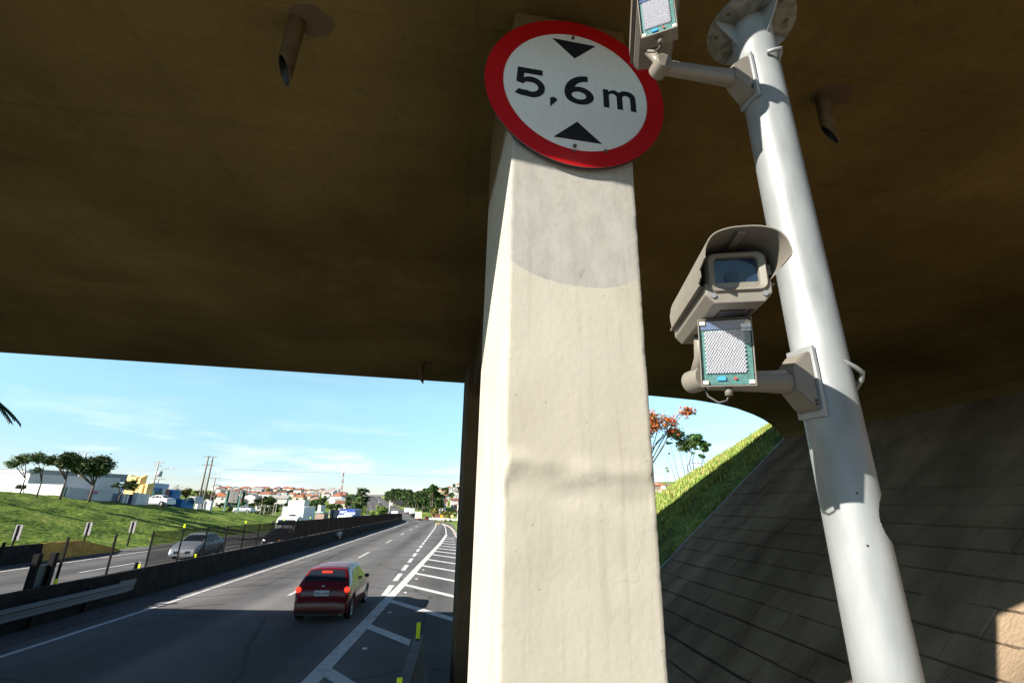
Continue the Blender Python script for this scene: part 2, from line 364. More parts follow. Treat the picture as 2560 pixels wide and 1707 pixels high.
# ------------------------------------------------------------ road markings
LZ = .006
def quadline(mb, p, w):
    """ribbon along points (x,y), width w measured in x"""
    rows = []
    for (x, y) in p: rows.append([(x-w/2, y, zr(y)+LZ), (x+w/2, y, zr(y)+LZ)])
    mb.grid(rows)
def fine(a, b, st=2.5):
    n = max(1, int(math.ceil((b-a)/st))); return [a+(b-a)*i/n for i in range(n+1)]
YS = sorted(set([Y for Y in ROWS if Y <= 700]))
def marking(name, label, fn):
    m = MB(); fn(m); return struct(m, name, M_line, label, 'road marking')
marking('edge_line', 'continuous white edge line beside the median shadow', lambda m: quadline(m, [(cc(Y)-9.5-.02*max(0, 20-Y), Y) for Y in YS if Y >= -10], .16))
def dashes(m, u, y0, y1, ln, gap, w):
    y = y0
    while y < y1:
        ys = [y]+[Y for Y in ROWS if y < Y < y+ln]+[y+ln]
        quadline(m, [(cc(q)+u, q) for q in ys], w); y += ln+gap
marking('lane_line', 'broken white line between the two lanes ahead', lambda m: dashes(m, -5.92, 6.2, 420, 4.4, 10.4, .15))
def shortd(m):
    dashes(m, -2.33, 20.8, 62, 2.7, 1.3, .24)
    quadline(m, [(cc(Y)-2.33, Y) for Y in [64]+[Y for Y in ROWS if 64 < Y < 128]], .2)
marking('exit_line', 'short thick dashes turning into a solid line beside the exit lane', shortd)
GORE = [(-3.15, -2), (-2.72, 6), (-2.5, 11), (-2.3, 15), (-2.1, 19.7), (-1.87, 24), (-1.57, 31), (-1.1, 41), (-.69, 50.5), (-.38, 60), (-.2, 67)]
def gx(y): return lerp_tab([(b, a) for a, b in GORE], y)
def gore(m):
    ys = [-2+1.5*i for i in range(47)]
    quadline(m, [(gx(y), y) for y in ys], .34)
    quadline(m, [(gx(67)+(cc(Y)-cc(67))-.012*(Y-67), Y) for Y in [67]+[Y for Y in ROWS if 67 < Y < 118]], .18)
    for k, y in enumerate([4.0, 8.0, 11.8, 15.8, 19.75, 23.6, 27.6, 31.2, 34.8, 38.4, 41.4, 44.4, 47.4, 50.6, 54.2, 57.8, 61]):
        xl = gx(y)+.1; xr = min(.75, .25+(y-17)*.03) if y > 17 else -.15-.09*(17-y)
        xr = min(xr, .85) if y > 16 else min(xr, -.80); dy = (xr-xl)*1.42; w = .55
        a = (xl, y); b = (xr, y-dy)
        rows = []
        for s_ in (0, .34, .67, 1):
            x = a[0]+(b[0]-a[0])*s_; yy = a[1]+(b[1]-a[1])*s_
            rows.append([(x, yy-w/2, zr(yy)+LZ+.004), (x, yy+w/2, zr(yy)+LZ+.004)])
        m.grid(rows)
marking('gore_hatching', 'white chevron hatching of the exit gore beside the pier', gore)
def leftl(m):
    quadline(m, [(cc(Y)-21.7, Y) for Y in YS if Y >= 5], .16)
    dashes(m, -17.95, 14, 400, 5, 9, .14)
    quadline(m, [(cc(Y)-14.2, Y) for Y in YS if Y >= 5], .12)
marking('opposite_lane_lines', 'white lines on the oncoming carriageway behind the fence', leftl)
# kerb of the lawn
mb = MB(); KX = [(1.2, -5), (1.2, 50), (1.05, 58), (.9, 67), (.7, 80), (.3, 92), (-.6, 105), (-1.6, 118)]
kx = lambda y: lerp_tab([(b, a) for a, b in KX], y)
rows = []
for Y in [Y for Y in ROWS if 22 <= Y <= 118]:
    x = kx(Y); z = zr(Y); rows.append([(x, Y, z), (x+.02, Y, z+.13), (x+.3, Y, z+.14), (x+.55, Y, z+.05)])
mb.grid(rows); struct(mb, 'kerb', M_kerb, 'pale concrete kerb between exit lane and lawn', 'kerb')
# little road studs on the gore
stud0 = None
for k, (x, y) in enumerate([(-2.16, 13.4), (-2.06, 17.6), (-1.89, 21.5), (-1.70, 25.4), (-1.56, 29.0)]):
    if stud0 is None:
        m = MB(); m.box((0, 0, .012), (.12, .10, .024), taper=(.7, .7)); stud0 = m.build('road_stud', M_white); stud0.location = (x+.32, y, zr(y)+.004); s = stud0
    else:
        s = stud0.copy(); COL.objects.link(s); s.location = (x+.32, y, zr(y)+.004)
    tag(s, ['white road stud nearest the camera beside the gore line', 'white road stud in the bridge shadow next to the second hatch bar', 'white road stud just beyond the bridge shadow edge', 'white road stud fourth along the gore line', 'white road stud farthest along the gore line'][k], 'road stud', 'studs along the gore line')

# ------------------------------------------------------------ paved slope and grass slope (right)
SL = .833; SX = 3.08
def sz(X): return SL*(X-SX)
Ssn = Vector((-SL, 0, 1)).normalized()
mb = MB(); rnd = random.Random(3)
stepx = .31; xi = SX-.1; row = 0
mb.poly([(SX-.3, -14, sz(SX-.3)-.05), (10.6, -14, sz(10.6)-.05), (10.6, 12.05, sz(10.6)-.05), (SX-.3, 12.05, sz(SX-.3)-.05)], 1)
while xi < 10.4:
    y = -12+rnd.random()*.8; x1 = xi+stepx-.014-rnd.random()*.02
    while y < 11.9:
        w = .42+rnd.random()*.4; y1 = min(12.0, y+w-.008)
        h0 = rnd.random()*.02; h = [h0+rnd.random()*.012 for _ in range(4)]
        q = [(xi+rnd.random()*.014, y, 0), (x1, y, 0), (x1+rnd.random()*.01, y1, 0), (xi+rnd.random()*.014, y1, 0)]
        top = [Vector((a, b, sz(a)))+Ssn*(.0+hh) for (a, b, _), hh in zip(q, h)]
        b0 = len(mb.v); mb.v += [tuple(p) for p in top]+[tuple(p-Ssn*.06) for p in top]
        mb.face((b0, b0+1, b0+2, b0+3)); 
        for i in range(4): j = (i+1) % 4; mb.face((b0+i, b0+4+i, b0+4+j, b0+j))
        y = y1+.008
    xi += stepx; row += 1
M_pave = mat('slope_stone', (.195, .145, .098), .95, spec=.08, nscale=1.3, namt=.35, bump=1, bscale=26, stretch=(.6, 1.4, .6), big=.35, bdist=.02)
pv = struct(mb, 'slope_paving', [M_pave, mat('joint_dirt', (.035, .03, .025), .95)], 'brown slab paving on the slope under the bridge', 'slope paving')
mb = MB(); mb.box((0, 0, 0), (1, 1, 1)); 
mb = MB()
rows = []
for X in [SX-.3+.25*i for i in range(31)]:
    w_ = .12+.07*noise.noise(Vector((X*2.1, 3, 0)))
    rows.append([(X, 12.0, sz(X)-.1), (X, 12.0, sz(X)+.035), (X, 12.0+w_, sz(X)+.02), (X, 12.0+w_, sz(X)-.1)])
mb.grid(rows); struct(mb, 'slope_kerb', mat('edge_concrete', (.22, .22, .23), .9, nscale=2, namt=.3), 'pale concrete strip between slab paving and grass slope', 'kerb')
# grass slope beyond: plane up to the crest line, then falling away
def crest(s): return Vector((10.6-7.9*s, 13.0+11.3*s, 0))       # s 0..1
mb = MB(); rows = []
for i in range(41):
    s_ = i/40; c_ = crest(s_); r = []
    for j in range(30):
        t_ = j/29; y = 12.2+(c_.y-12.2)*t_; x = c_.x
        z = sz(x)+.05*noise.noise(Vector((x*2.2, y*2.2, 0)))+.09*noise.noise(Vector((x*.7, y*.7, 4)))
        r.append((x, y, z-.10*t_**4))
    for j in range(1, 9):
        d = j*1.1; p = c_+Vector((.82, .57, 0))*d; r.append((p.x, p.y, max(sz(c_.x)-.10-.75*d, -3)))
    rows.append(r)
mb.grid(rows, smooth=True); struct(mb, 'grass_slope', M_earthgrass, 'grass slope beside the bridge abutment right of the pier', 'slope')
# grass tufts (uncountable)
mb = MB(); rnd = random.Random(11)
for _ in range(26000):
    s_ = rnd.random()*.85; c_ = crest(s_); t_ = rnd.random()**.7; y = 12.2+(c_.y-12.2)*t_; x = c_.x+rnd.uniform(-.05, .05)
    bare = noise.noise(Vector((x*1.1, y*1.1, 9))); 
    if (bare < -.22 or (y < 13.6 and bare < .25)) and rnd.random() < .88: continue
    z = sz(x)+.05*noise.noise(Vector((x*2.2, y*2.2, 0)))+.09*noise.noise(Vector((x*.7, y*.7, 4)))-.10*t_**4-.01
    h = .05+rnd.random()*.10; a = rnd.random()*2*pi; w = .012+rnd.random()*.012; lx = rnd.uniform(-.05, .05); ly = rnd.uniform(-.05, .05)
    mb.poly([(x-w*cos(a), y-w*sin(a), z), (x+w*cos(a), y+w*sin(a), z), (x+lx, y+ly, z+h)], 0 if rnd.random() < .62 else (1 if rnd.random() < .7 else 2))
o = mb.build('grass', [mat('blade_green', (.18, .28, .05), .8, spec=.2), mat('blade_yellow', (.38, .40, .13), .8, spec=.2), mat('blade_dry', (.42, .28, .13), .8, spec=.2)])
tag(o, 'short grass blades growing on the slope beside the abutment', 'grass', kind='stuff')

# ------------------------------------------------------------ bridge
def conc(name, c1, c2, scale=1.4, board=0, bump=.35):
    m = bpy.data.materials.new(name); m.use_nodes = True; t = m.node_tree; b = t.nodes['Principled BSDF']
    b.inputs['Roughness'].default_value = .95; b.inputs['Specular IOR Level'].default_value = .05
    g = t.nodes.new('ShaderNodeNewGeometry')
    a = t.nodes.new('ShaderNodeTexNoise'); a.inputs['Scale'].default_value = scale; a.inputs['Detail'].default_value = 7; a.inputs['Roughness'].default_value = .6
    t.links.new(g.outputs['Position'], a.inputs['Vector'])
    r = ramp_node(t, [(.3, c1), (.7, c2)]); t.links.new(a.outputs['Fac'], r.inputs['Fac'])
    s2 = t.nodes.new('ShaderNodeTexNoise'); s2.inputs['Scale'].default_value = .35; s2.inputs['Detail'].default_value = 5
    t.links.new(g.outputs['Position'], s2.inputs['Vector'])
    k = t.nodes.new('ShaderNodeMapRange'); k.inputs['From Min'].default_value = .35; k.inputs['From Max'].default_value = .65; k.inputs['To Min'].default_value = .7; k.inputs['To Max'].default_value = 1.15
    t.links.new(s2.outputs['Fac'], k.inputs['Value'])
    ml = t.nodes.new('ShaderNodeMixRGB'); ml.blend_type = 'MULTIPLY'; ml.inputs[0].default_value = 1
    t.links.new(r.outputs[0], ml.inputs[1]); t.links.new(k.outputs[0], ml.inputs[2]); last = ml.outputs[0]
    f = t.nodes.new('ShaderNodeTexNoise'); f.inputs['Scale'].default_value = 45; f.inputs['Detail'].default_value = 4
    t.links.new(g.outputs['Position'], f.inputs['Vector']); hh = f.outputs['Fac']
    if board:
        w = t.nodes.new('ShaderNodeTexWave'); w.bands_direction = 'X'; w.wave_profile = 'SAW'; w.inputs['Scale'].default_value = .14; w.inputs['Distortion'].default_value = .12
        t.links.new(g.outputs['Position'], w.inputs['Vector'])
        cr = ramp_node(t, [(.0, (.80, .80, .80)), (.02, (1, 1, 1)), (1.0, (.97, .97, .97))]); t.links.new(w.outputs['Fac'], cr.inputs['Fac'])
        m2 = t.nodes.new('ShaderNodeMixRGB'); m2.blend_type = 'MULTIPLY'; m2.inputs[0].default_value = .6
        t.links.new(last, m2.inputs[1]); t.links.new(cr.outputs[0], m2.inputs[2]); last = m2.outputs[0]
        st = t.nodes.new('ShaderNodeTexNoise'); st.inputs['Scale'].default_value = .9; st.inputs['Detail'].default_value = 8
        mpp = t.nodes.new('ShaderNodeMapping'); mpp.inputs['Scale'].default_value = (.35, 5, 1); mpp.inputs['Rotation'].default_value = (0, 0, radians(4))
        t.links.new(g.outputs['Position'], mpp.inputs[0]); t.links.new(mpp.outputs[0], st.inputs['Vector'])
        kk = t.nodes.new('ShaderNodeMapRange'); kk.inputs['From Min'].default_value = .35; kk.inputs['From Max'].default_value = .65; kk.inputs['To Min'].default_value = .94; kk.inputs['To Max'].default_value = 1.04
        t.links.new(st.outputs['Fac'], kk.inputs['Value'])
        m3 = t.nodes.new('ShaderNodeMixRGB'); m3.blend_type = 'MULTIPLY'; m3.inputs[0].default_value = 1
        t.links.new(last, m3.inputs[1]); t.links.new(kk.outputs[0], m3.inputs[2]); last = m3.outputs[0]
    if board:
        vs = t.nodes.new('ShaderNodeTexVoronoi'); vs.inputs['Scale'].default_value = 5.5; t.links.new(g.outputs['Position'], vs.inputs['Vector'])
        vk = t.nodes.new('ShaderNodeMapRange'); vk.inputs['From Min'].default_value = .04; vk.inputs['From Max'].default_value = .11; vk.inputs['To Min'].default_value = .62; vk.inputs['To Max'].default_value = 1; t.links.new(vs.outputs['Distance'], vk.inputs['Value'])
        fn = t.nodes.new('ShaderNodeTexNoise'); fn.inputs['Scale'].default_value = 14; fn.inputs['Detail'].default_value = 9; fn.inputs['Roughness'].default_value = .7; t.links.new(g.outputs['Position'], fn.inputs['Vector'])
        fk = t.nodes.new('ShaderNodeMapRange'); fk.inputs['From Min'].default_value = .3; fk.inputs['From Max'].default_value = .7; fk.inputs['To Min'].default_value = .84; fk.inputs['To Max'].default_value = 1.12; t.links.new(fn.outputs['Fac'], fk.inputs['Value'])
        br_ = t.nodes.new('ShaderNodeTexBrick'); br_.offset = .5; br_.inputs['Scale'].default_value = 1; br_.inputs['Brick Width'].default_value = 2.2; br_.inputs['Row Height'].default_value = 1.1; br_.inputs['Mortar Size'].default_value = .006; br_.inputs['Mortar Smooth'].default_value = .3
        br_.inputs['Color1'].default_value = (1, 1, 1, 1); br_.inputs['Color2'].default_value = (.93, .93, .93, 1); br_.inputs['Mortar'].default_value = (.80, .80, .80, 1); t.links.new(g.outputs['Position'], br_.inputs['Vector'])
        for src in (vk.outputs[0], fk.outputs[0], br_.outputs['Color']):
            mq = t.nodes.new('ShaderNodeMixRGB'); mq.blend_type = 'MULTIPLY'; mq.inputs[0].default_value = .75; t.links.new(last, mq.inputs[1]); t.links.new(src, mq.inputs[2]); last = mq.outputs[0]
    t.links.new(last, b.inputs['Base Color'])
    bp = t.nodes.new('ShaderNodeBump'); bp.inputs['Strength'].default_value = bump; bp.inputs['Distance'].default_value = .01
    t.links.new(hh, bp.inputs['Height']); t.links.new(bp.outputs[0], b.inputs['Normal'])
    MATS[name] = m; return m
M_soffit = conc('soffit_concrete', (.116, .084, .030), (.150, .110, .040), 1.1, 1)
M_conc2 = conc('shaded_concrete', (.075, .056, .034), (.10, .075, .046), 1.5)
bridge = thing('overpass', 'ochre concrete road bridge spanning the highway overhead', 'bridge', (0, 6, 0))
def rel(o, root):
    o.parent = root; o.matrix_parent_inverse = Matrix.Translation(-Vector(root.location)) if root.rotation_euler.z == 0 else root.matrix_basis.inverted(); return o
HN = [(-28, 0), (4.6, 0), (5.2, .01), (6.47, .05), (7.2, .12), (7.72, .21), (8.2, .35), (8.5, .47), (8.75, .62), (9.0, .85), (9.2, 1.2), (9.32, 1.7), (9.6, 2.1)]
FE = [(-28, 11.8), (-24, 11.6), (-19, 10.95), (-12.4, 10.3), (-9.4, 10.47), (.24, 11.28), (5, 11.68), (9.6, 12.06)]
XS = [-28, -26, -24, -21.5, -19, -15.7, -12.4, -10.9, -9.4, -7, -4.6, -2.2, .24, 2.6, 4.6, 5.2, 5.8, 6.47, 6.9, 7.2, 7.5, 7.72, 7.95, 8.2, 8.35, 8.5, 8.62, 8.75, 8.88, 9.0, 9.1, 9.2, 9.32, 9.45, 9.6]
mb = MB(); rb = []; re = []
for X in XS:
    yn = .84-.046*X; yf = lerp_tab(FE, X); h = lerp_tab(HN, X)
    zb = lambda y: 6.12-.0105*y-h
    mid = [(X, yn+(yf-yn)*k/10, zb(yn+(yf-yn)*k/10)) for k in range(11)]
    rb.append([(X, yn, 7.15)]+mid+[(X, yf, 7.15)])
mb.grid(rb)
mb.grid([[(X, .84-.046*X, 7.15), (X, lerp_tab(FE, X), 7.15)] for X in XS][::-1])
for X, r in ((XS[0], rb[0]), (XS[-1], rb[-1])): mb.poly(r)
dk = mb.build('deck', M_soffit); 
for p in dk.data.polygons: p.use_smooth = False
rel(dk, bridge)
# abutment wall piece under the far haunch
mb = MB(); mb.poly([(9.2, 11.95, 4.4), (9.2, 12.0, 6.0), (11.5, 12.4, 6.0), (11.5, 12.4, 4.4)]); mb.box((10.2, 6.5, 5.6), (1.6, 11.2, 2.2))
rel(mb.build('abutment', mat('abutment_grey', (.33, .35, .36), .9, nscale=2, namt=.2)), bridge)
# piers
PHI = radians(3.5); ex = Vector((cos(PHI), sin(PHI), 0)); ey = Vector((-sin(PHI), cos(PHI), 0)); PO = Vector((.21, 2.06, 0))
def pier_mat():
    m = bpy.data.materials.new('pier_paint'); m.use_nodes = True; t = m.node_tree; b = t.nodes['Principled BSDF']
    b.inputs['Roughness'].default_value = .85; b.inputs['Specular IOR Level'].default_value = .25
    tcn = t.nodes.new('ShaderNodeTexCoord'); sp = t.nodes.new('ShaderNodeSeparateXYZ'); t.links.new(tcn.outputs['Object'], sp.inputs[0])
    def mth(op, a, c=None, v=None):
        n = t.nodes.new('ShaderNodeMath'); n.operation = op
        if hasattr(a, 'links'): t.links.new(a, n.inputs[0])
        else: n.inputs[0].default_value = a
        if c is not None:
            if hasattr(c, 'links'): t.links.new(c, n.inputs[1])
            else: n.inputs[1].default_value = c
        return n.outputs[0]
    dx = mth('SUBTRACT', sp.outputs['X'], .40); dz = mth('SUBTRACT', sp.outputs['Z'], 4.93)
    wob = t.nodes.new('ShaderNodeTexNoise'); wob.inputs['Scale'].default_value = 9; t.links.new(tcn.outputs['Object'], wob.inputs['Vector'])
    d = mth('SQRT', mth('ADD', mth('MULTIPLY', dx, dx), mth('MULTIPLY', dz, dz)))
    d = mth('ADD', d, mth('MULTIPLY', mth('SUBTRACT', wob.outputs['Fac'], .5), .03))
    ms = t.nodes.new('ShaderNodeMapRange'); ms.inputs['From Min'].default_value = .692; ms.inputs['From Max'].default_value = .684; t.links.new(d, ms.inputs['Value'])
    # only the front face carries the bare patch
    fy = mth('LESS_THAN', sp.outputs['Y'], .03); msk = mth('MULTIPLY', ms.outputs[0], fy)
    n1 = t.nodes.new('ShaderNodeTexNoise'); n1.inputs['Scale'].default_value = 2.2; n1.inputs['Detail'].default_value = 8; t.links.new(tcn.outputs['Object'], n1.inputs['Vector'])
    r1 = ramp_node(t, [(.3, (.375, .35, .29)), (.5, (.415, .388, .328)), (.7, (.43, .403, .343))]); t.links.new(n1.outputs['Fac'], r1.inputs['Fac'])
    mp2 = t.nodes.new('ShaderNodeMapping'); mp2.inputs['Scale'].default_value = (1.5, 1, .8); t.links.new(tcn.outputs['Object'], mp2.inputs[0])
    n2 = t.nodes.new('ShaderNodeTexNoise'); n2.inputs['Scale'].default_value = 6; n2.inputs['Detail'].default_value = 10; n2.inputs['Roughness'].default_value = .7; t.links.new(mp2.outputs[0], n2.inputs['Vector'])
    r2 = ramp_node(t, [(.26, (.17, .16, .14)), (.38, (.30, .288, .262)), (.62, (.355, .343, .317))]); t.links.new(n2.outputs['Fac'], r2.inputs['Fac'])
    # thin dark cracks and pits
    vo = t.nodes.new('ShaderNodeTexVoronoi'); vo.feature = 'DISTANCE_TO_EDGE'; vo.inputs['Scale'].default_value = 1.7
    wv = t.nodes.new('ShaderNodeTexNoise'); wv.inputs['Scale'].default_value = 5; t.links.new(tcn.outputs['Object'], wv.inputs['Vector'])
    mxv = t.nodes.new('ShaderNodeMixRGB'); mxv.inputs[0].default_value = .18; t.links.new(tcn.outputs['Object'], mxv.inputs[1]); t.links.new(wv.outputs['Color'], mxv.inputs[2]); t.links.new(mxv.outputs[0], vo.inputs['Vector'])
    ck = t.nodes.new('ShaderNodeMapRange'); ck.inputs['From Min'].default_value = 0; ck.inputs['From Max'].default_value = .006; ck.inputs['To Min'].default_value = .86; ck.inputs['To Max'].default_value = 1; t.links.new(vo.outputs['Distance'], ck.inputs['Value'])
    gate = t.nodes.new('ShaderNodeTexNoise'); gate.inputs['Scale'].default_value = 1.9; t.links.new(tcn.outputs['Object'], gate.inputs['Vector'])
    gg = t.nodes.new('ShaderNodeMapRange'); gg.inputs['From Min'].default_value = .5; gg.inputs['From Max'].default_value = .58; t.links.new(gate.outputs['Fac'], gg.inputs['Value'])
    mc = t.nodes.new('ShaderNodeMixRGB'); mc.blend_type = 'MULTIPLY'; t.links.new(gg.outputs[0], mc.inputs[0]); t.links.new(r1.outputs[0], mc.inputs[1]); t.links.new(ck.outputs[0], mc.inputs[2])
    vp = t.nodes.new('ShaderNodeTexVoronoi'); vp.inputs['Scale'].default_value = 13; t.links.new(tcn.outputs['Object'], vp.inputs['Vector'])
    pk = t.nodes.new('ShaderNodeMapRange'); pk.inputs['From Min'].default_value = .035; pk.inputs['From Max'].default_value = .06; pk.inputs['To Min'].default_value = .45; pk.inputs['To Max'].default_value = 1; t.links.new(vp.outputs['Distance'], pk.inputs['Value'])
    mpk = t.nodes.new('ShaderNodeMixRGB'); mpk.blend_type = 'MULTIPLY'; mpk.inputs[0].default_value = .8; t.links.new(mc.outputs[0], mpk.inputs[1]); t.links.new(pk.outputs[0], mpk.inputs[2])
    mx_ = t.nodes.new('ShaderNodeMixRGB'); t.links.new(msk, mx_.inputs[0]); t.links.new(mpk.outputs[0], mx_.inputs[1]); t.links.new(r2.outputs[0], mx_.inputs[2])
    mps = t.nodes.new('ShaderNodeMapping'); mps.inputs['Scale'].default_value = (9, 2, .45); t.links.new(tcn.outputs['Object'], mps.inputs[0])
    ns = t.nodes.new('ShaderNodeTexNoise'); ns.inputs['Scale'].default_value = 1.6; ns.inputs['Detail'].default_value = 9; ns.inputs['Roughness'].default_value = .65; t.links.new(mps.outputs[0], ns.inputs['Vector'])
    rs = ramp_node(t, [(.32, (.82, .80, .76)), (.48, (1, 1, 1)), (.66, (1.0, .985, .95))]); t.links.new(ns.outputs['Fac'], rs.inputs['Fac'])
    mss = t.nodes.new('ShaderNodeMixRGB'); mss.blend_type = 'MULTIPLY'; mss.inputs[0].default_value = .75; t.links.new(mx_.outputs[0], mss.inputs[1]); t.links.new(rs.outputs[0], mss.inputs[2]); mx_ = mss
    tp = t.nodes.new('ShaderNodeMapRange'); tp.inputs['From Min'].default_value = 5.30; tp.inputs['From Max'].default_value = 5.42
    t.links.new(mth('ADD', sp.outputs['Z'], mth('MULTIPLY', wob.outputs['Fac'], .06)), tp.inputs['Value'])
    mt_ = t.nodes.new('ShaderNodeMixRGB'); mt_.inputs[2].default_value = (.13, .09, .04, 1); t.links.new(tp.outputs[0], mt_.inputs[0]); t.links.new(mx_.outputs[0], mt_.inputs[1])  # pier top browned: the shade under the deck is painted in
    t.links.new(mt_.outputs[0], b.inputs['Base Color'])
    n5 = t.nodes.new('ShaderNodeTexNoise'); n5.inputs['Scale'].default_value = 30; n5.inputs['Detail'].default_value = 8; t.links.new(tcn.outputs['Object'], n5.inputs['Vector'])
    ad = mth('ADD', n5.outputs['Fac'], mth('MULTIPLY', pk.outputs[0], .8))
    bp = t.nodes.new('ShaderNodeBump'); bp.inputs['Strength'].default_value = .38; bp.inputs['Distance'].default_value = .004
    t.links.new(ad, bp.inputs['Height']); t.links.new(bp.outputs[0], b.inputs['Normal'])
    return m
def pier_disp(x, z):
    n = noise.noise(Vector((x*3, 0, z*2.2)))*.0012+noise.noise(Vector((x*9, 1, z*9)))*.0006
    zc = 3.36-.05*x+.05*noise.noise(Vector((x*5, 5, 0)))
    n += .009*math.exp(-((z-zc)/.05)**2)*(1+1.3*noise.noise(Vector((x*6, 2, z*9))))
    n -= .006*math.exp(-((z-zc+.10)/.05)**2)*(1+.7*noise.noise(Vector((x*5, 3, z*4))))
    n += .005*math.exp(-((z-2.95+.1*x)/.06)**2)*noise.noise(Vector((x*6, 8, z*3)))
    n += .0018*noise.noise(Vector((x*4, 7, z*5)))*sstep((3.3-z)/.3)
    return -n
mb = MB(); D = 1.0
zz = [0, 1, 2, 2.3]+[2.42+.0165*i for i in range(150)]+[5.0, 5.4, 5.8, 6.2]
def lr(z): return (-.012+.0065*z+ .001*noise.noise(Vector((0, 0, z*2))), .655+.0150*z+.0015*noise.noise(Vector((5, 0, z*2.5))))
rows = []
for z in zz:
    l, r = lr(z); c = .003+.011*max(0, noise.noise(Vector((3, 1, z*7)))-.05)+.006*max(0, noise.noise(Vector((3, 5, z*31)))); row_ = []
    row_.append((l, D, z)); row_.append((l, D*.66, z)); row_.append((l, D*.33, z)); row_.append((l, c+.004*abs(noise.noise(Vector((9, 0, z*12)))), z))
    for i in range(41):
        x = l+c+(r-l-2*c)*i/40; row_.append((x, pier_disp(x, z) if 0 < i < 40 else .001, z))
    row_.append((r, c, z)); row_.append((r, D, z)); rows.append(row_)
mb.grid(rows, smooth=True)
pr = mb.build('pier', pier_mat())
for p in pr.data.polygons:
    if p.normal.y > -.9: p.use_smooth = False
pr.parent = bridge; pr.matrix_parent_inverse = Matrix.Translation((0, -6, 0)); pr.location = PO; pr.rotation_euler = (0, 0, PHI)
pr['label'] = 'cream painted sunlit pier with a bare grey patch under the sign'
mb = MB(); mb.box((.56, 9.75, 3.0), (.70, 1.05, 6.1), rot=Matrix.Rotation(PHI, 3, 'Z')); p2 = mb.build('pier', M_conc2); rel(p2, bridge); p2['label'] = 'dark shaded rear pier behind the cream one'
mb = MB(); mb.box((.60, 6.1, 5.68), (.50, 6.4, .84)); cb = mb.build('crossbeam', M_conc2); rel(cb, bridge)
# drain pipes hanging from the soffit
M_pipe = mat('rusty_pipe', (.075, .048, .018), .6, nscale=9, namt=.5, spec=.4)
def drain(x, y, tilt, cutdir, ln=.52, r=.042):
    root = MB(); n = 20; d = Vector((tilt[0], tilt[1], -1)).normalized(); z0 = 6.12-.0105*y
    base = Vector((x, y, z0+.02)); a = Vector((1, 0, 0)); xx = (a-d*a.dot(d)).normalized(); yy = d.cross(xx); cut = Vector(cutdir)
    rings = []
    for rr, flip in ((r, 1), (r*.86, 0)):
        top = []; bot = []
        for k in range(n):
            an = 2*pi*k/n; off = (xx*cos(an)+yy*sin(an)); top.append(base+off*rr)
            bot.append(base+d*(ln-.07*off.dot(cut)*1.2)+off*rr)
        root.grid([top, bot], 0 if flip else 1, True, True); rings.append(bot)
    root.grid([rings[0], rings[1]], 0, False, True)
    o = root.build('drain_pipe', [M_pipe, M_dark]); rel(o, bridge)
    m = MB(); rr = random.Random(int(x*100)); rws = []
    for j, (rad, hz) in enumerate(((.0, -.012), (.05, -.014), (.085, -.008), (.12, .001))):
        rws.append([(x+(rad*(1+.35*noise.noise(Vector((cos(k*.42)*2, sin(k*.42)*2, x)))))*cos(k*2*pi/15)*1.3+.03*j, y+rad*sin(k*2*pi/15), z0+hz+.003*rr.random()) for k in range(15)])
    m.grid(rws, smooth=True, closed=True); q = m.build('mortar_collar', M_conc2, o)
    return o
drain(-1.13, 2.30, (-.14, .22), (-.6, -.7, 0), .38, .052)
drain(2.56, 2.36, (.06, .10), (-.8, .55, 0), .36, .047)
drain(-.74, 9.7, (0, 0), (-.8, 0, 0), .42, .06)

# ------------------------------------------------------------ height limit sign
M_red = mat('sign_red', (.36, .003, .006), .35, spec=.4)
M_signw = mat('sign_white', (.60, .61, .60), .4, nscale=60, namt=.06, stretch=(3, .1, 1))
M_ink = mat('sign_black', (.006, .008, .012), .4)
sign = thing('height_limit_sign', 'round red and white height limit sign reading 5,6 m high on the cream pier', 'road sign')
SR = .546; sc_c = PO+ex*.397-ey*.035; sc_c.z = 5.50
sign.location = sc_c
def signframe(off): return Matrix(((ex.x, 0, -ey.x, -ey.x*off), (ex.y, 0, -ey.y, -ey.y*off), (0, 1, 0, 0), (0, 0, 0, 1)))
def circ(r, n=96, c=(0, 0), ph=0, sxx=1): return [(c[0]+r*sxx*cos(ph+2*pi*k/n), c[1]+r*sin(ph+2*pi*k/n)) for k in range(n)]
o = curve_mesh('border', [circ(SR), circ(SR*.805)], M_red, sign, .002); o.matrix_local = signframe(.004)
o = curve_mesh('plate', [circ(SR*.995)], M_signw, sign, .002); o.matrix_local = signframe(-.001)
sb = o
o = curve_mesh('plate_back', [circ(SR*.998)], M_dark, sign, .004); o.matrix_local = signframe(-.010); o.name = 'backing'
def S_(pts): return [(x*SR, y*SR) for x, y in pts]
ar = curve_mesh('arrowhead', [S_([(-.262, .70), (.243, .70), (-.012, .455)])], M_ink, sign, .0008); ar.matrix_local = signframe(.0025)
ar = curve_mesh('arrowhead', [S_([(-.012, -.43), (.25, -.672), (-.268, -.672)])], M_ink, sign, .0008); ar.matrix_local = signframe(.0025)
def arc(c, r, a0, a1, n=20, sy=1): return [(c[0]+r*cos(radians(a0+(a1-a0)*k/n)), c[1]+r*sy*sin(radians(a0+(a1-a0)*k/n))) for k in range(n+1)]
def stroke(path, w):
    l, r = [], []
    for i, p in enumerate(path):
        a = path[max(i-1, 0)]; b_ = path[min(i+1, len(path)-1)]; dx, dy = b_[0]-a[0], b_[1]-a[1]; k = sqrt(dx*dx+dy*dy) or 1
        nx, ny = -dy/k*w/2, dx/k*w/2; l.append((p[0]+nx, p[1]+ny)); r.append((p[0]-nx, p[1]-ny))
    return l+r[::-1]
W5 = .078
five = [(-.376, .186), (-.649, .186), (-.664, -.005), (-.585, -.03)]+arc((-.492, -.065), .112, 140, -150, 26, .9)
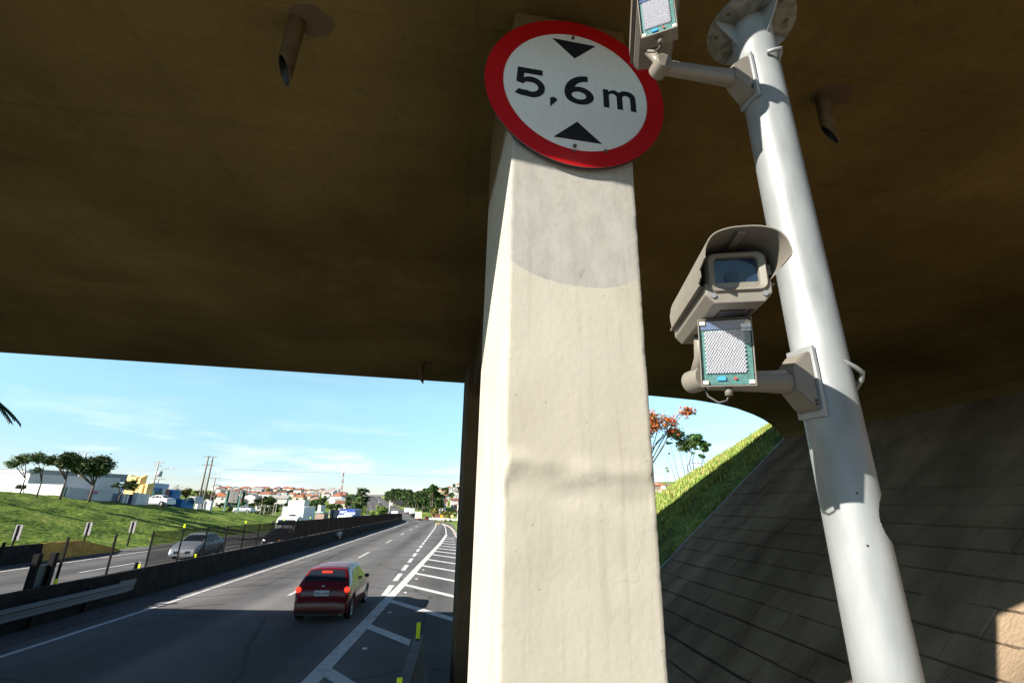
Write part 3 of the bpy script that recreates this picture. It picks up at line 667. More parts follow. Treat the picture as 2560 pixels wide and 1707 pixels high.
out5 = [(-.376, .188), (-.648, .188), (-.664, -.004), (-.600, -.030)]+arc((-.492, -.066), .120, 128, 52, 8, .62)[0:0]
def glyph(name, splines, z=.0025):
    o = curve_mesh(name, [S_(s) for s in splines], M_ink, sign, .0008); o.matrix_local = signframe(z); o.name = name; return o
# "5": bar, stem and bowl as one outline
bo = arc((-.505, -.062), .150, 112, -105, 30, .93); bi = arc((-.505, -.062), .077, -135, 118, 30, .86)
glyph('digit', [[(-.378, .190), (-.650, .190), (-.664, -.012), (-.590, -.034)]+[(-.560, .002)]+bi[::-1][1:-1]+[(-.600, -.118), (-.637, -.108), (-.681, -.172), (-.615, -.192)]+bo[::-1][0:-1]+[(-.560, .066), (-.585, .050), (-.578, .118), (-.378, .118)]])
glyph('comma', [[(-.300, -.165), (-.262, -.148), (-.232, -.160), (-.224, -.190), (-.262, -.235), (-.300, -.285)]])
# "6"
so_ = arc((.022, -.064), .162, 0, 360, 48, .78)
lft = arc((.125, -.040), .265, 182, 92, 20, .97)
glyph('digit', [arc((.022, -.068), .165, 90, -150, 36, .74)+[(-.142, -.06)]+arc((.128, -.045), .268, 180, 90, 20, .98)+[(.128, .145)]+arc((.128, -.020), .165, 90, 152, 12, .98)+[(-.030, .040)], arc((.020, -.070), .082, 0, 360, 30, .66)])
# "m"
glyph('letter', [[(.298, -.168), (.298, .082), (.360, .084), (.360, .055)]+arc((.425, .030), .062, 120, 40, 6, .95)+[(.488, .070)]+arc((.565, .018), .106, 118, 0, 14, .80)+[(.671, -.168), (.608, -.168), (.608, -.01)]+arc((.562, -.005), .046, 0, 180, 10, .95)+[(.516, -.168), (.452, -.168), (.452, -.01)]+arc((.407, -.005), .046, 0, 180, 10, .95)+[(.361, -.168)]])
mb = MB()
for (x, y) in ((-.024, .75), (-.05, -.76), (-.06, -.83), (.28, -.77)):
    p = Vector((x*SR, y*SR)); c_ = ex*p.x+Vector((0, 0, p.y))-ey*.006; mb = MB()
    mb.cyl(c_, c_-ey*.008, .011 if y > -.8 else .008, 8); mb.build('bolt', mat('rust_bolt', (.10, .08, .07), .6, .4), sign)

# ------------------------------------------------------------ steel pole
PX, PY, PR = 1.425, 1.606, .095
pole = thing('steel_pole', 'tall galvanised steel tube with flanged top carrying two traffic cameras', 'pole', (PX, PY, 0))
th0 = atan2(-.86, .97)+radians(4)
nz_ = [0, .6, 1.2, 1.8, 2.4, 2.6, 2.8, 3.0]+[3.06+.0045*i for i in range(52)]+[3.35, 3.5, 3.65]+[3.75+.1*i for i in range(19)]+[5.56]
mb = MB(); NA = 180; b0 = 0
zs = sorted(set(round(z, 4) for z in nz_))
for z in zs:
    for k in range(NA):
        a = 2*pi*k/NA; rr = PR*(1+.06*max(0, (3.2-z))/3.2)
        da = (a-th0+pi) % (2*pi)-pi
        zc = z-3.172
        mb.v.append((rr*cos(a), rr*sin(a), z))
for i in range(len(zs)-1):
    zc = (zs[i]+zs[i+1])/2-3.172
    for k in range(NA):
        a = 2*pi*(k+.5)/NA; da = (a-th0+pi) % (2*pi)-pi
        if (da/radians(44))**2+(zc/.082)**2 < 1: continue
        k2 = (k+1) % NA; mb.face((i*NA+k, i*NA+k2, (i+1)*NA+k2, (i+1)*NA+k), 0, True)
# inner wall so the tube has thickness
b1 = len(mb.v)
for z in zs:
    for k in range(NA):
        a = 2*pi*k/NA; rr = PR*(1+.06*max(0, (3.2-z))/3.2)-.006; mb.v.append((rr*cos(a), rr*sin(a), z))
for i in range(len(zs)-1):
    zc = (zs[i]+zs[i+1])/2-3.172
    for k in range(NA):
        a = 2*pi*(k+.5)/NA; da = (a-th0+pi) % (2*pi)-pi
        if (da/radians(44))**2+(zc/.082)**2 < 1: continue
        k2 = (k+1) % NA; mb.face((b1+i*NA+k, b1+(i+1)*NA+k, b1+(i+1)*NA+k2, b1+i*NA+k2), 1, True)
mb.build('tube', [M_galv, M_dark], pole)
holes = [circ(.014, 12, (.165*cos(radians(a)), .165*sin(radians(a)))) for a in range(20, 380, 45)]
fl = curve_mesh('flange', [circ(.212, 64)]+holes+[circ(.085, 40)], M_plate, pole, .005); fl.location = (0, 0, 5.565)
for k, a in enumerate((75, 165, 255, 345)):
    m = MB(); A = radians(a+20); d = Vector((cos(A), sin(A), 0)); tt = Vector((-sin(A), cos(A), 0))*.004
    q = [d*.09+Vector((0, 0, 5.42)), d*.09+Vector((0, 0, 5.56)), d*.20+Vector((0, 0, 5.56)), d*.20+Vector((0, 0, 5.545))]
    m.poly([p+tt for p in q]); m.poly([p-tt for p in q][::-1])
    for i in range(4): j = (i+1) % 4; m.poly([q[i]+tt, q[j]+tt, q[j]-tt, q[i]-tt])
    m.build('gusset', M_galv, pole)
def polepts(l): return [Pt(x, y, t)-Vector((PX, PY, 0)) for x, y, t in l]
for pts in ([(2080, 893, 1.775), (2100, 898, 1.765), (2136, 917, 1.76), (2156, 930, 1.77), (2154, 948, 1.785), (2127, 989, 1.83)],
            [(1917, 131, 2.25), (1935, 125, 2.24), (1952, 121, 2.24), (1952, 130, 2.25), (1937, 179, 2.29)]):
    m = MB(); m.tube(polepts(pts), .0095, 8); m.build('rung', M_galv, pole)
for (x, y, t) in ((2168, 1230, 1.51), (2198, 1370, 1.45)):
    m = MB()
    p = Pt(x, y, t)-Vector((PX, PY, 0)); rr = Vector((p.x, p.y, 0)); rr = rr.normalized()*PR*1.004; c_ = Vector((rr.x, rr.y, p.z))
    m.cyl(c_-rr*.02, c_+rr*.006, .0042, 8); m.build('bolt_hole', M_dark, pole)

# ------------------------------------------------------------ traffic camera assemblies
HEAD = atan2(.28, 1); PITCH = radians(4.4)
def camera_unit(front, label, head=HEAD, pitch=PITCH):
    """local frame: x right, y towards the rear, z up; origin at the centre of the front face"""
    r = thing('traffic_camera', label, 'traffic camera', front); r.rotation_euler = (pitch, 0, -head)
    Wd, Hh, Ln = .172, .125, .44
    def rrect(w, h, rad, y, cz=0, n=5):
        pts = []
        for cx, cz_, a0 in ((w/2-rad, h/2-rad, 0), (-w/2+rad, h/2-rad, 90), (-w/2+rad, -h/2+rad, 180), (w/2-rad, -h/2+rad, 270)):
            for k in range(n+1): a = radians(a0+90*k/n); pts.append((cx+rad*cos(a), y, cz+cz_+rad*sin(a)))
        return pts
    m = MB(); m.grid([rrect(Wd*.86, Hh*.86, .02, -.012), rrect(Wd*.93, Hh*.95, .024, -.006), rrect(Wd*.95, Hh, .026, .004), rrect(Wd*.93, Hh*.97, .026, .05), rrect(Wd*.92, Hh*.95, .026, Ln)], closed=True, smooth=True)
    m.poly(rrect(Wd*.92, Hh*.95, .026, Ln)); 
    # front bezel ring around the window
    m.grid([rrect(Wd*.86, Hh*.86, .02, -.012), rrect(Wd*.68, Hh*.72, .014, -.006, .0), rrect(Wd*.66, Hh*.70, .014, .006, .0)], closed=True)
    m.build('housing', M_cctv, r)
    m = MB(); m.poly(rrect(Wd*.66, Hh*.70, .014, .004)[::-1]); m.build('window', M_glassdark, r)
    m = MB(); m.cyl((-.012, .0035, -.012), (-.012, .001, -.012), .019, 20); m.cyl((-.012, .002, -.012), (-.012, -.0005, -.012), .011, 20); m.build('lens', mat('lens_ring', (.014, .022, .04), .2, spec=.4), r)
    # lower tray
    m = MB()
    def tray(y, k=1): return [(-.088*k, y, -.030), (-.088*k, y, -.062), (-.066*k, y, -.088), (.066*k, y, -.088), (.088*k, y, -.062), (.088*k, y, -.030)]
    m.grid([tray(-.004, .97), tray(.004), tray(Ln+.01)]); m.poly(tray(-.004, .97)); m.poly(tray(Ln+.01)[::-1])
    m.build('tray', M_cctv, r, bevel=.003)
    m = MB(); m.box((0, .17, -.0895), (.07, .22, .004)); m.box((.05, .17, -.0905), (.012, .22, .004)); m.build('vent', M_dark, r)
    for x in (-.068, .066): m = MB(); m.cyl((x, -.003, -.066), (x, -.009, -.066), .0075, 12); m.build('screw', mat('screw_steel', (.35, .33, .31), .35, .7), r)
    # side fins (rails)
    m = MB()
    for s_ in (-1, 1):
        m.box((s_*.0955, .235, -.032), (.012, .44, .006)); m.box((s_*.0955, .235, .012), (.008, .43, .030))
    m.build('side_rail', M_cctv, r)
    # arched sun hood (thick shell, overhanging the front)
    prof = [(-.112, -.040), (-.114, -.005), (-.107, .045), (-.084, .082), (-.045, .099), (0, .103), (.045, .100), (.082, .086), (.104, .060), (.113, .028), (.112, .0), (.088, -.030)]
    pf = []
    for i in range(len(prof)-1):
        p0 = prof[max(i-1, 0)]; p1 = prof[i]; p2_ = prof[i+1]; p3 = prof[min(i+2, len(prof)-1)]
        for k in range(4):
            t_ = k/4; pf.append(tuple(.5*((2*p1[j])+(-p0[j]+p2_[j])*t_+(2*p0[j]-5*p1[j]+4*p2_[j]-p3[j])*t_*t_+(-p0[j]+3*p1[j]-3*p2_[j]+p3[j])*t_**3) for j in (0, 1)))
    prof = pf+[prof[-1]]
    m = MB(); th = .0035; rows = []
    for y in (-.100, -.095, .1, .25, .40):
        top = [(x*.95, y, z*(.89 if z > 0 else 1)) for x, z in prof]; rows.append(top)
    def inset(p): return [(x*.97, y, z*.962 if z > 0 else z) for x, y, z in p]
    # slanted side ends: lower edges sit back from the front lip
    def slant(row_): return [(x, y+(.055 if z < .0 else .0)+(.03 if z < -.03 else 0) if y < -.05 else y, z) for x, y, z in row_]
    out = [slant(q) for q in rows]; inn = [inset(q) for q in out]
    m.grid(out, smooth=True); m.grid([q[::-1] for q in inn], smooth=True)
    m.grid([out[0], inn[0]]); m.grid([out[-1], inn[-1]])
    m.grid([[a[0] for a in out], [a[0] for a in inn]]); m.grid([[a[-1] for a in out], [a[-1] for a in inn]])
    m.box((.0, .12, .0845), (.02, .40, .010))
    m.build('sun_hood', M_cctv, r)
    return r
F0 = Pt(1840, 682, 1.30)
cam1 = camera_unit(F0, 'beige traffic camera with arched hood above the lower lamp, mid height on the steel pole')
F1 = Pt(1648, -88, 1.95)
cam2 = camera_unit(F1, 'traffic camera cut off by the top edge of the picture near the pole top', HEAD+radians(3), PITCH)

def bracket(cz, root_label, E, camp):
    n = Vector((E.x-PX, E.y-PY, 0)); LA = n.length-.1; n.normalize(); tg = Vector((-n.y, n.x, 0)); zend = E.z-cz; base = Vector((PX, PY, cz))+n*.1
    r = thing('camera_bracket', root_label, 'bracket', base)
    zv = Vector((0, 0, 1))
    q = lambda a, b_, c_: n*a+tg*b_+zv*c_
    m = MB()
    rot = Matrix((( n.x, tg.x, 0), (n.y, tg.y, 0), (0, 0, 1)))
    m.box(q(-.004, 0, 0), (.016, .115, .27), rot); m.build('base_plate', M_galv, r, bevel=.002)
    hull('mount_shoe', [q(.004, s_*.048, z) for s_ in (-1, 1) for z in (-.115, .115)]+[q(.03, s_*.046, z) for s_ in (-1, 1) for z in (-.10, .105)]+[q(.095, s_*.036, z) for s_ in (-1, 1) for z in (-.040, .045)], M_cctv, r, bevel=.004)
    m = MB(); rows = []
    for a, hw, hz, dz in ((.05, .034, .046, 0), (.35*LA, .032, .038, zend*.3), (.68*LA, .029, .034, zend*.65), (LA, .027, .032, zend)):
        rows.append([q(a, hw*cos(t_)*(1.0 if abs(cos(t_)) < .8 else .9)*1.1, dz+hz*sin(t_)*1.1) for t_ in [2*pi*k/12+pi/12 for k in range(12)]])
    m.grid(rows, closed=True, smooth=True); m.poly(rows[-1]); m.build('arm', M_cctv, r)
    m = MB(); e = q(LA, 0, zend); m.cyl(e-tg*.038, e+tg*.038, .040, 24, smooth=True); m.build('joint', M_cctv, r, bevel=.003)
    m = MB()
    for s_ in (0, 1):
        cz_ = (.03, -.035)[s_]; w_, h_ = .020, (.013, .019)[s_]
        pts = [q(.058-.02, .0475, cz_+h_)]+[q(.062+w_*cos(a)*.9, .0450, cz_+h_*sin(a)) for a in [pi/2-pi*k/8 for k in range(9)]]+[q(.058-.02, .0475, cz_-h_)]
    for dz_ in (-.092, -.078): m = MB(); m.cyl(q(.02, .040, dz_), q(.02, .052, dz_), .005, 8); m.build('bolt', M_dark, r)
    # saddle below the camera
    m = MB()
    top = camp-base; m.tube([e+zv*.015, e.lerp(top, .5), top], [.026, .020, .03], 10); m.build('knuckle', M_cctv, r)
    return r
br1 = bracket(3.655, 'cast bracket arm holding the lower traffic camera on the pole', Pt(1744, 950, 1.64), F0+Vector((.963*-.02, .27*.02, 0))+Vector((.269, .960, .074))*.34-Vector((0, 0, .09)))
br2 = bracket(5.17, 'cast bracket arm holding the upper traffic camera near the pole top', Pt(1652, 168, 2.14), F1+Vector((.269, .960, .074))*.34-Vector((0, 0, .09)))

def lamp_unit(corner, w, h, d, head, tau, roll, label):
    """LED infrared illuminator; corner = lower right front corner"""
    r = thing('infrared_lamp', label, 'lamp', corner)
    Rm = Matrix.Rotation(-head, 3, 'Z') @ Matrix.Rotation(tau, 3, 'X') @ Matrix.Rotation(roll, 3, 'Y')
    r.rotation_euler = Rm.to_euler()
    # local: x from -w..0, y depth to rear, z 0..h
    m = MB()
    t_ = .003
    m.box((-w/2, d/2, -t_/2), (w+2*t_, d, t_)); m.box((-w/2, d/2, h+t_/2), (w+2*t_, d, t_)); m.box((-w-t_/2, d/2, h/2), (t_, d, h)); m.box((t_/2, d/2, h/2), (t_, d, h)); m.box((-w/2, d-.002, h/2), (w, t_, h))
    m.build('case', M_cctv, r)
    m = MB(); m.box((-w/2, .012, h/2), (w-.004, .004, h-.004)); m.build('circuit_board', mat('board_green', (.055, .15, .14), .45, nscale=90, namt=.35), r)
    m = MB(); m.box((-w/2, .008, h*.92), (w-.01, .004, h*.13)); m.build('hood_shade_strip', mat('hood_shade_navy', (.07, .11, .22), .3), r)  # navy strip standing in for the hood's shadow across the panel top
    m = MB(); nx, nzz = 15, 22; x0, x1, z0, z1 = -w*.90, -w*.13, h*.18, h*.83
    rr = (x1-x0)/nx*.47
    for j in range(nzz):
        for i in range(nx):
            x = x0+(x1-x0)*(i+.5+(.25 if j % 2 else -.25))/nx; z = z0+(z1-z0)*(j+.5)/nzz
            rows = []
            for ph in (90, 55, 15):
                p_ = radians(ph); rows.append([(x+rr*sin(p_)*cos(2*pi*k/6), .010-.008*cos(p_), z+rr*sin(p_)*sin(2*pi*k/6)) for k in range(6)])
            m.grid(rows, closed=True, smooth=True); m.poly(rows[-1])
    m.build('diode_array', mat('diode_clear', (.64, .64, .70), .12, spec=1.0, nscale=300, namt=.12), r)
    m = MB(); m.box((-w*.62, .007, h*.105), (w*.16, .005, h*.06)); m.build('blue_chip', mat('chip_blue', (.05, .30, .62), .3), r)
    m = MB(); m.cyl((-w*.36, .010, h*.10), (-w*.36, .003, h*.10), .0035, 10); m.build('red_diode', mat('diode_red', (.75, .04, .02), .3), r)
    for (x, z) in ((-w*.93, h*.045), (-w*.06, h*.045), (-w*.93, h*.955), (-w*.06, h*.93)): m = MB(); m.box((x, .004, z), (w*.11, .008, h*.06)); m.build('corner_clip', mat('clip_cream', (.72, .62, .48), .5), r, bevel=.002)
    m = MB(); m.box((-w*.10, -.0025, h*.86), (w*.19, .001, h*.11)); sk = m.build('sticker', mat('sticker_white', (.80, .82, .84), .4), r)
    tx = text_mesh('lettering', 'TOMC', .011, M_ink, sk); tx.matrix_local = Matrix(((1, 0, 0, -w*.085), (0, 0, -1, -.0035), (0, 1, 0, h*.835), (0, 0, 0, 1)))
    # clear cover
    g = bpy.data.materials.get('clear_cover')
    if not g:
        g = bpy.data.materials.new('clear_cover'); g.use_nodes = True; tt = g.node_tree; tt.nodes.clear()
        oo = tt.nodes.new('ShaderNodeOutputMaterial'); mxs = tt.nodes.new('ShaderNodeMixShader'); tr = tt.nodes.new('ShaderNodeBsdfTransparent'); gl = tt.nodes.new('ShaderNodeBsdfGlossy'); gl.inputs['Roughness'].default_value = .08
        mxs.inputs[0].default_value = .07; tt.links.new(tr.outputs[0], mxs.inputs[1]); tt.links.new(gl.outputs[0], mxs.inputs[2]); tt.links.new(mxs.outputs[0], oo.inputs[0])
    m = MB(); m.poly([(-w+.004, -.001, .004), (-.004, -.001, .004), (-.004, -.001, h-.004), (-w+.004, -.001, h-.004)]); m.build('cover', g, r)
    m = MB(); m.tube([(-w*.5, d*.4, -.002), (-w*.5, d*.4, -.03)], .011, 12); m.build('cable_gland', M_cctv, r)
    m = MB(); m.tube([(-w*.5, d*.4, -.03), (-w*.55, d*.5, -.045), (-w*.7, d*.6, -.05), (-w*.9, d*.8, -.03), (-w*.95, d*1.2, .0)], .0035, 8); m.build('cable', M_dark, r)
    return r
lp1 = lamp_unit(Pt(1890, 961, 1.337), .142, .196, .055, radians(29), radians(10), radians(3), 'lamp box packed with clear diodes under the lower traffic camera')
lp2 = lamp_unit(Pt(1692, 66, 1.90), .138, .20, .07, radians(29), radians(10), radians(0), 'lamp box packed with clear diodes under the upper traffic camera')

# ------------------------------------------------------------ median barrier, fence, reflectors
def jersey(mb, pts, h=.92, wb=.30, wt=.10, mi=0):
    rows = []
    for (x, y, z) in pts:
        rows.append([(x-wb, y, z), (x-wb, y, z+.08), (x-wb*.62, y, z+.30), (x-wt, y, z+h), (x+wt, y, z+h), (x+wb*.62, y, z+.30), (x+wb, y, z+.08), (x+wb, y, z)])
    mb.grid(rows, mi); mb.poly(rows[0][::-1], mi); mb.poly(rows[-1], mi)
BX = -11.55
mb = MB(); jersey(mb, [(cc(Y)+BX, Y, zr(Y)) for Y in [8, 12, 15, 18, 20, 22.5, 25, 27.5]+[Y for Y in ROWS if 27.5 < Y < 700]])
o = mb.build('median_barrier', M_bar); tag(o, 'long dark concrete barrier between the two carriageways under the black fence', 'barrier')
fence = thing('mesh_fence', 'black anti-glare mesh fence with posts on the median barrier', 'fence', (BX, 16, zr(16)))
fp = []; y = 14.9
while y < 232 and len(fp) < 99: fp.append(y); y += 2.22
def fpt(y, z, dx=0): return Vector((cc(y)+BX+dx, y, zr(y)+z))-Vector((BX, 16, zr(16)))
pm = MB(); pm.box((0, 0, .64), (.055, .05, 1.32)); post0 = pm.build('post', M_black, fence); post0.location = fpt(fp[0], .92)
for y in fp[1:]:
    p = post0.copy(); COL.objects.link(p); p.parent = fence; p.location = fpt(y, .92)
mb = MB(); y = fp[0]
y = fp[3]
while y < fp[-1]:
    x = cc(y)+BX; b = Vector((x, y, zr(y)))-Vector((BX, 16, zr(16)))
    a_ = b+Vector((-.0068, 0, .96)); c_ = b+Vector((.0068, .002, .96)); up = Vector((0, 0, 1.22))
    mb.poly([a_, c_, c_+up, a_+up]); y += .05
for z in (.98, 1.38, 1.78, 2.17):
    for a, b in zip(fp[3:], fp[4:]): mb.tube([fpt(a, z), fpt(b, z)], .006, 4)
o = mb.build('mesh_panel', M_mesh, fence)
def reflector(x, y, z, label, h=.20, grp='yellow reflectors on the median'):
    global refl0
    if refl0 is None:
        m = MB(); m.box((0, 0, .012), (.07, .05, .024)); refl0 = m.build('base', M_dark); m = MB(); m.box((0, 0, .024+.5), (.075, .018, 1.0)); pl = m.build('reflector_plate', M_yel)
        r = thing('reflector', label, 'reflector', (x, y, z), 0, grp); refl0.parent = r; pl.parent = r; pl.scale = (1, 1, h); refl0 = r
        return r
    r = dup(refl0, (x, y, z), 0, label); r['group'] = grp
    for c in r.children:
        if c.name.startswith('reflector_plate'): c.scale = (1, 1, h)
    return r
refl0 = None
for k, y in enumerate([17.1, 21.1, 25.3]):
    reflector(BX+.03, y, zr(y)+.92, ['yellow reflector on the barrier top beside the pair of dark posts', 'yellow reflector on the barrier top beside a short black stub', 'yellow reflector on the barrier top below the silver sedan'][k], .16)
for k, y in enumerate([fp[4], fp[7], fp[10], fp[13], fp[16], fp[20], fp[25]]):
    reflector(cc(y)+BX, y, zr(y)+2.24, ['yellow reflector on the fence post above the silver sedan', 'yellow reflector on the fence top left of the white truck', 'yellow reflector on the fence top in front of the white truck box', 'yellow reflector on the fence top right of the white truck', 'yellow reflector on the fence top before the blue truck', 'yellow reflector on the fence top beyond the blue truck', 'farthest yellow reflector on the fence top'][k], .17)
# pair of short dark posts behind the barrier
t = thing('twin_post', 'pair of short dark channel posts standing behind the median barrier at left', 'post', (-12.3, 17.6, zr(17)))
for dx, dy in ((-.12, -.22), (.02, .22)):
    m = MB(); m.box((dx, dy, .85), (.16, .16, 1.75)); m.build('post', M_black, t)
m = MB(); m.box((-.05, 0, .8), (.04, .35, 1.2)); m.build('web', mat('dull_steel', (.10, .11, .11), .7), t)
m = MB(); m.cyl((-11.72, 21.25, zr(21)+.9), (-11.72, 21.25, zr(21)+1.12), .06, 10); tag(m.build('stub_post', M_black), 'short black stub standing on the median barrier', 'post')
# crash barrier rail
t = thing('guard_rail', 'shaded steel guard rail bolted to the near end of the median barrier', 'guard rail', (-11.0, 14, zr(14)))
m = MB(); pr_ = [(0, .32), (.05, .36), (.05, .43), (0, .48), (0, .51), (.05, .56), (.05, .63), (0, .67)]
m.grid([[(a-.0, y-14, b_+zr(y)-zr(14)) for a, b_ in pr_] for y in (4, 8, 12, 16, 19.2, 19.8)]); m.build('rail', mat('rail_zinc', (.10, .115, .14), .55, .3), t)
m = MB(); m.grid([[(-.25+x_, 5.2+y_, z_) for x_, y_, z_ in ((.25, 0, .30), (.30, .0, .68))], [(-.25+x_, 5.2+y_, z_) for x_, y_, z_ in ((.25, .9, .28), (.30, .9, .66))]]); m.build('end_terminal', MATS['rail_zinc'], t)
for y in (-8, -6, -4, -2, 0, 2, 4):
    m = MB(); m.box((-.12, y, .35), (.12, .1, .7)); m.build('bracket_post', M_black, t)
# little cable box on the barrier face
t = thing('barrier_box', 'small grey box with a dangling yellow tag on the far face of the median barrier', 'box', (cc(54)-11.2, 54, zr(54)+.62))
m = MB(); m.box((0, 0, 0), (.25, 2.0, .3)); m.build('box', mat('box_grey', (.16, .17, .20), .7), t)
m = MB(); m.box((.14, 0, -.3), (.03, .45, .28)); m.build('tag', mat('tag_ochre', (.45, .28, .10), .7), t)
# left concrete barrier with yellow ramped end
t = thing('roadside_barrier', 'dark concrete barrier with a yellow ramped end below the grass bank', 'barrier', (-23.9, 30, zr(30)))
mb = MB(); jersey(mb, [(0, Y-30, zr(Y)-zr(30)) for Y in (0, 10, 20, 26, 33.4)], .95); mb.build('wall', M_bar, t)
mb = MB(); rows = []
for Y, h in ((33.4, .95), (36.5, .95), (40.5, .12)):
    z = zr(Y)-zr(30); wb, wt = .3, .1+.1*(h < .5); rows.append([(-wb, Y-30, z), (-wb*.62, Y-30, z+.3*h), (-wt, Y-30, z+h), (wt, Y-30, z+h), (wb*.62, Y-30, z+.3*h), (wb, Y-30, z)])
mb.grid(rows); mb.poly(rows[-1]); mb.build('ramped_end', mat('faded_yellow', (.42, .22, .03), .8, nscale=3, namt=.3), t)
# marker plates seen from behind
for k, (x, y, z) in enumerate(((-25.3, 33.3, 1.05), (-25.3, 39.1, .98), (-25.3, 44.1, .88))):
    t = thing('marker_plate', ['grey back of a marker plate on the grass, leftmost of three above the dark barrier', 'grey back of a marker plate above the yellow barrier end', 'grey back of a marker plate right of the yellow barrier end'][k], 'road marker', (x, y, gz(x, y)), radians(-25), 'marker plates along the left verge')
    zz_ = z-gz(x, y)
    m = MB(); m.box((0, 0, zz_+.15), (.62, .02, .85)); m.build('plate', mat('plate_grey', (.17, .16, .18), .6), t)
    m = MB(); m.box((0, -.05, zz_/2), (.10, .07, zz_+1.1)); m.build('post', M_black, t)
    m = MB(); m.box((-.02, -.016, zz_+.42), (.5, .012, .07)); m.box((-.02, -.016, zz_-.1), (.5, .012, .07)); m.box((-.2, -.016, zz_+.12), (.14, .012, .2)); m.build('bracket', mat('bracket_pale', (.20, .19, .21), .6), t)

# right hand barrier end by the gore
mb = MB(); jersey(mb, [(-.62+.02*(Y-3), Y, zr(Y)) for Y in (-4, 0, 3, 6, 9, 11.0)], .80, .26, .085)
tag(mb.build('gore_barrier', mat('barrier_pale', (.15, .16, .18), .9, nscale=3, namt=.3, bump=.5, bscale=20)), 'concrete barrier end at the bottom of the picture beside the hatching', 'barrier')
r = reflector(-.47, 10.6, zr(10)+.80, 'tall yellow reflector on the end of the gore barrier', .29)
r = reflector(-.55, 7.75, zr(8)+.80, 'yellow reflector on the gore barrier at the bottom edge of the picture', .20)
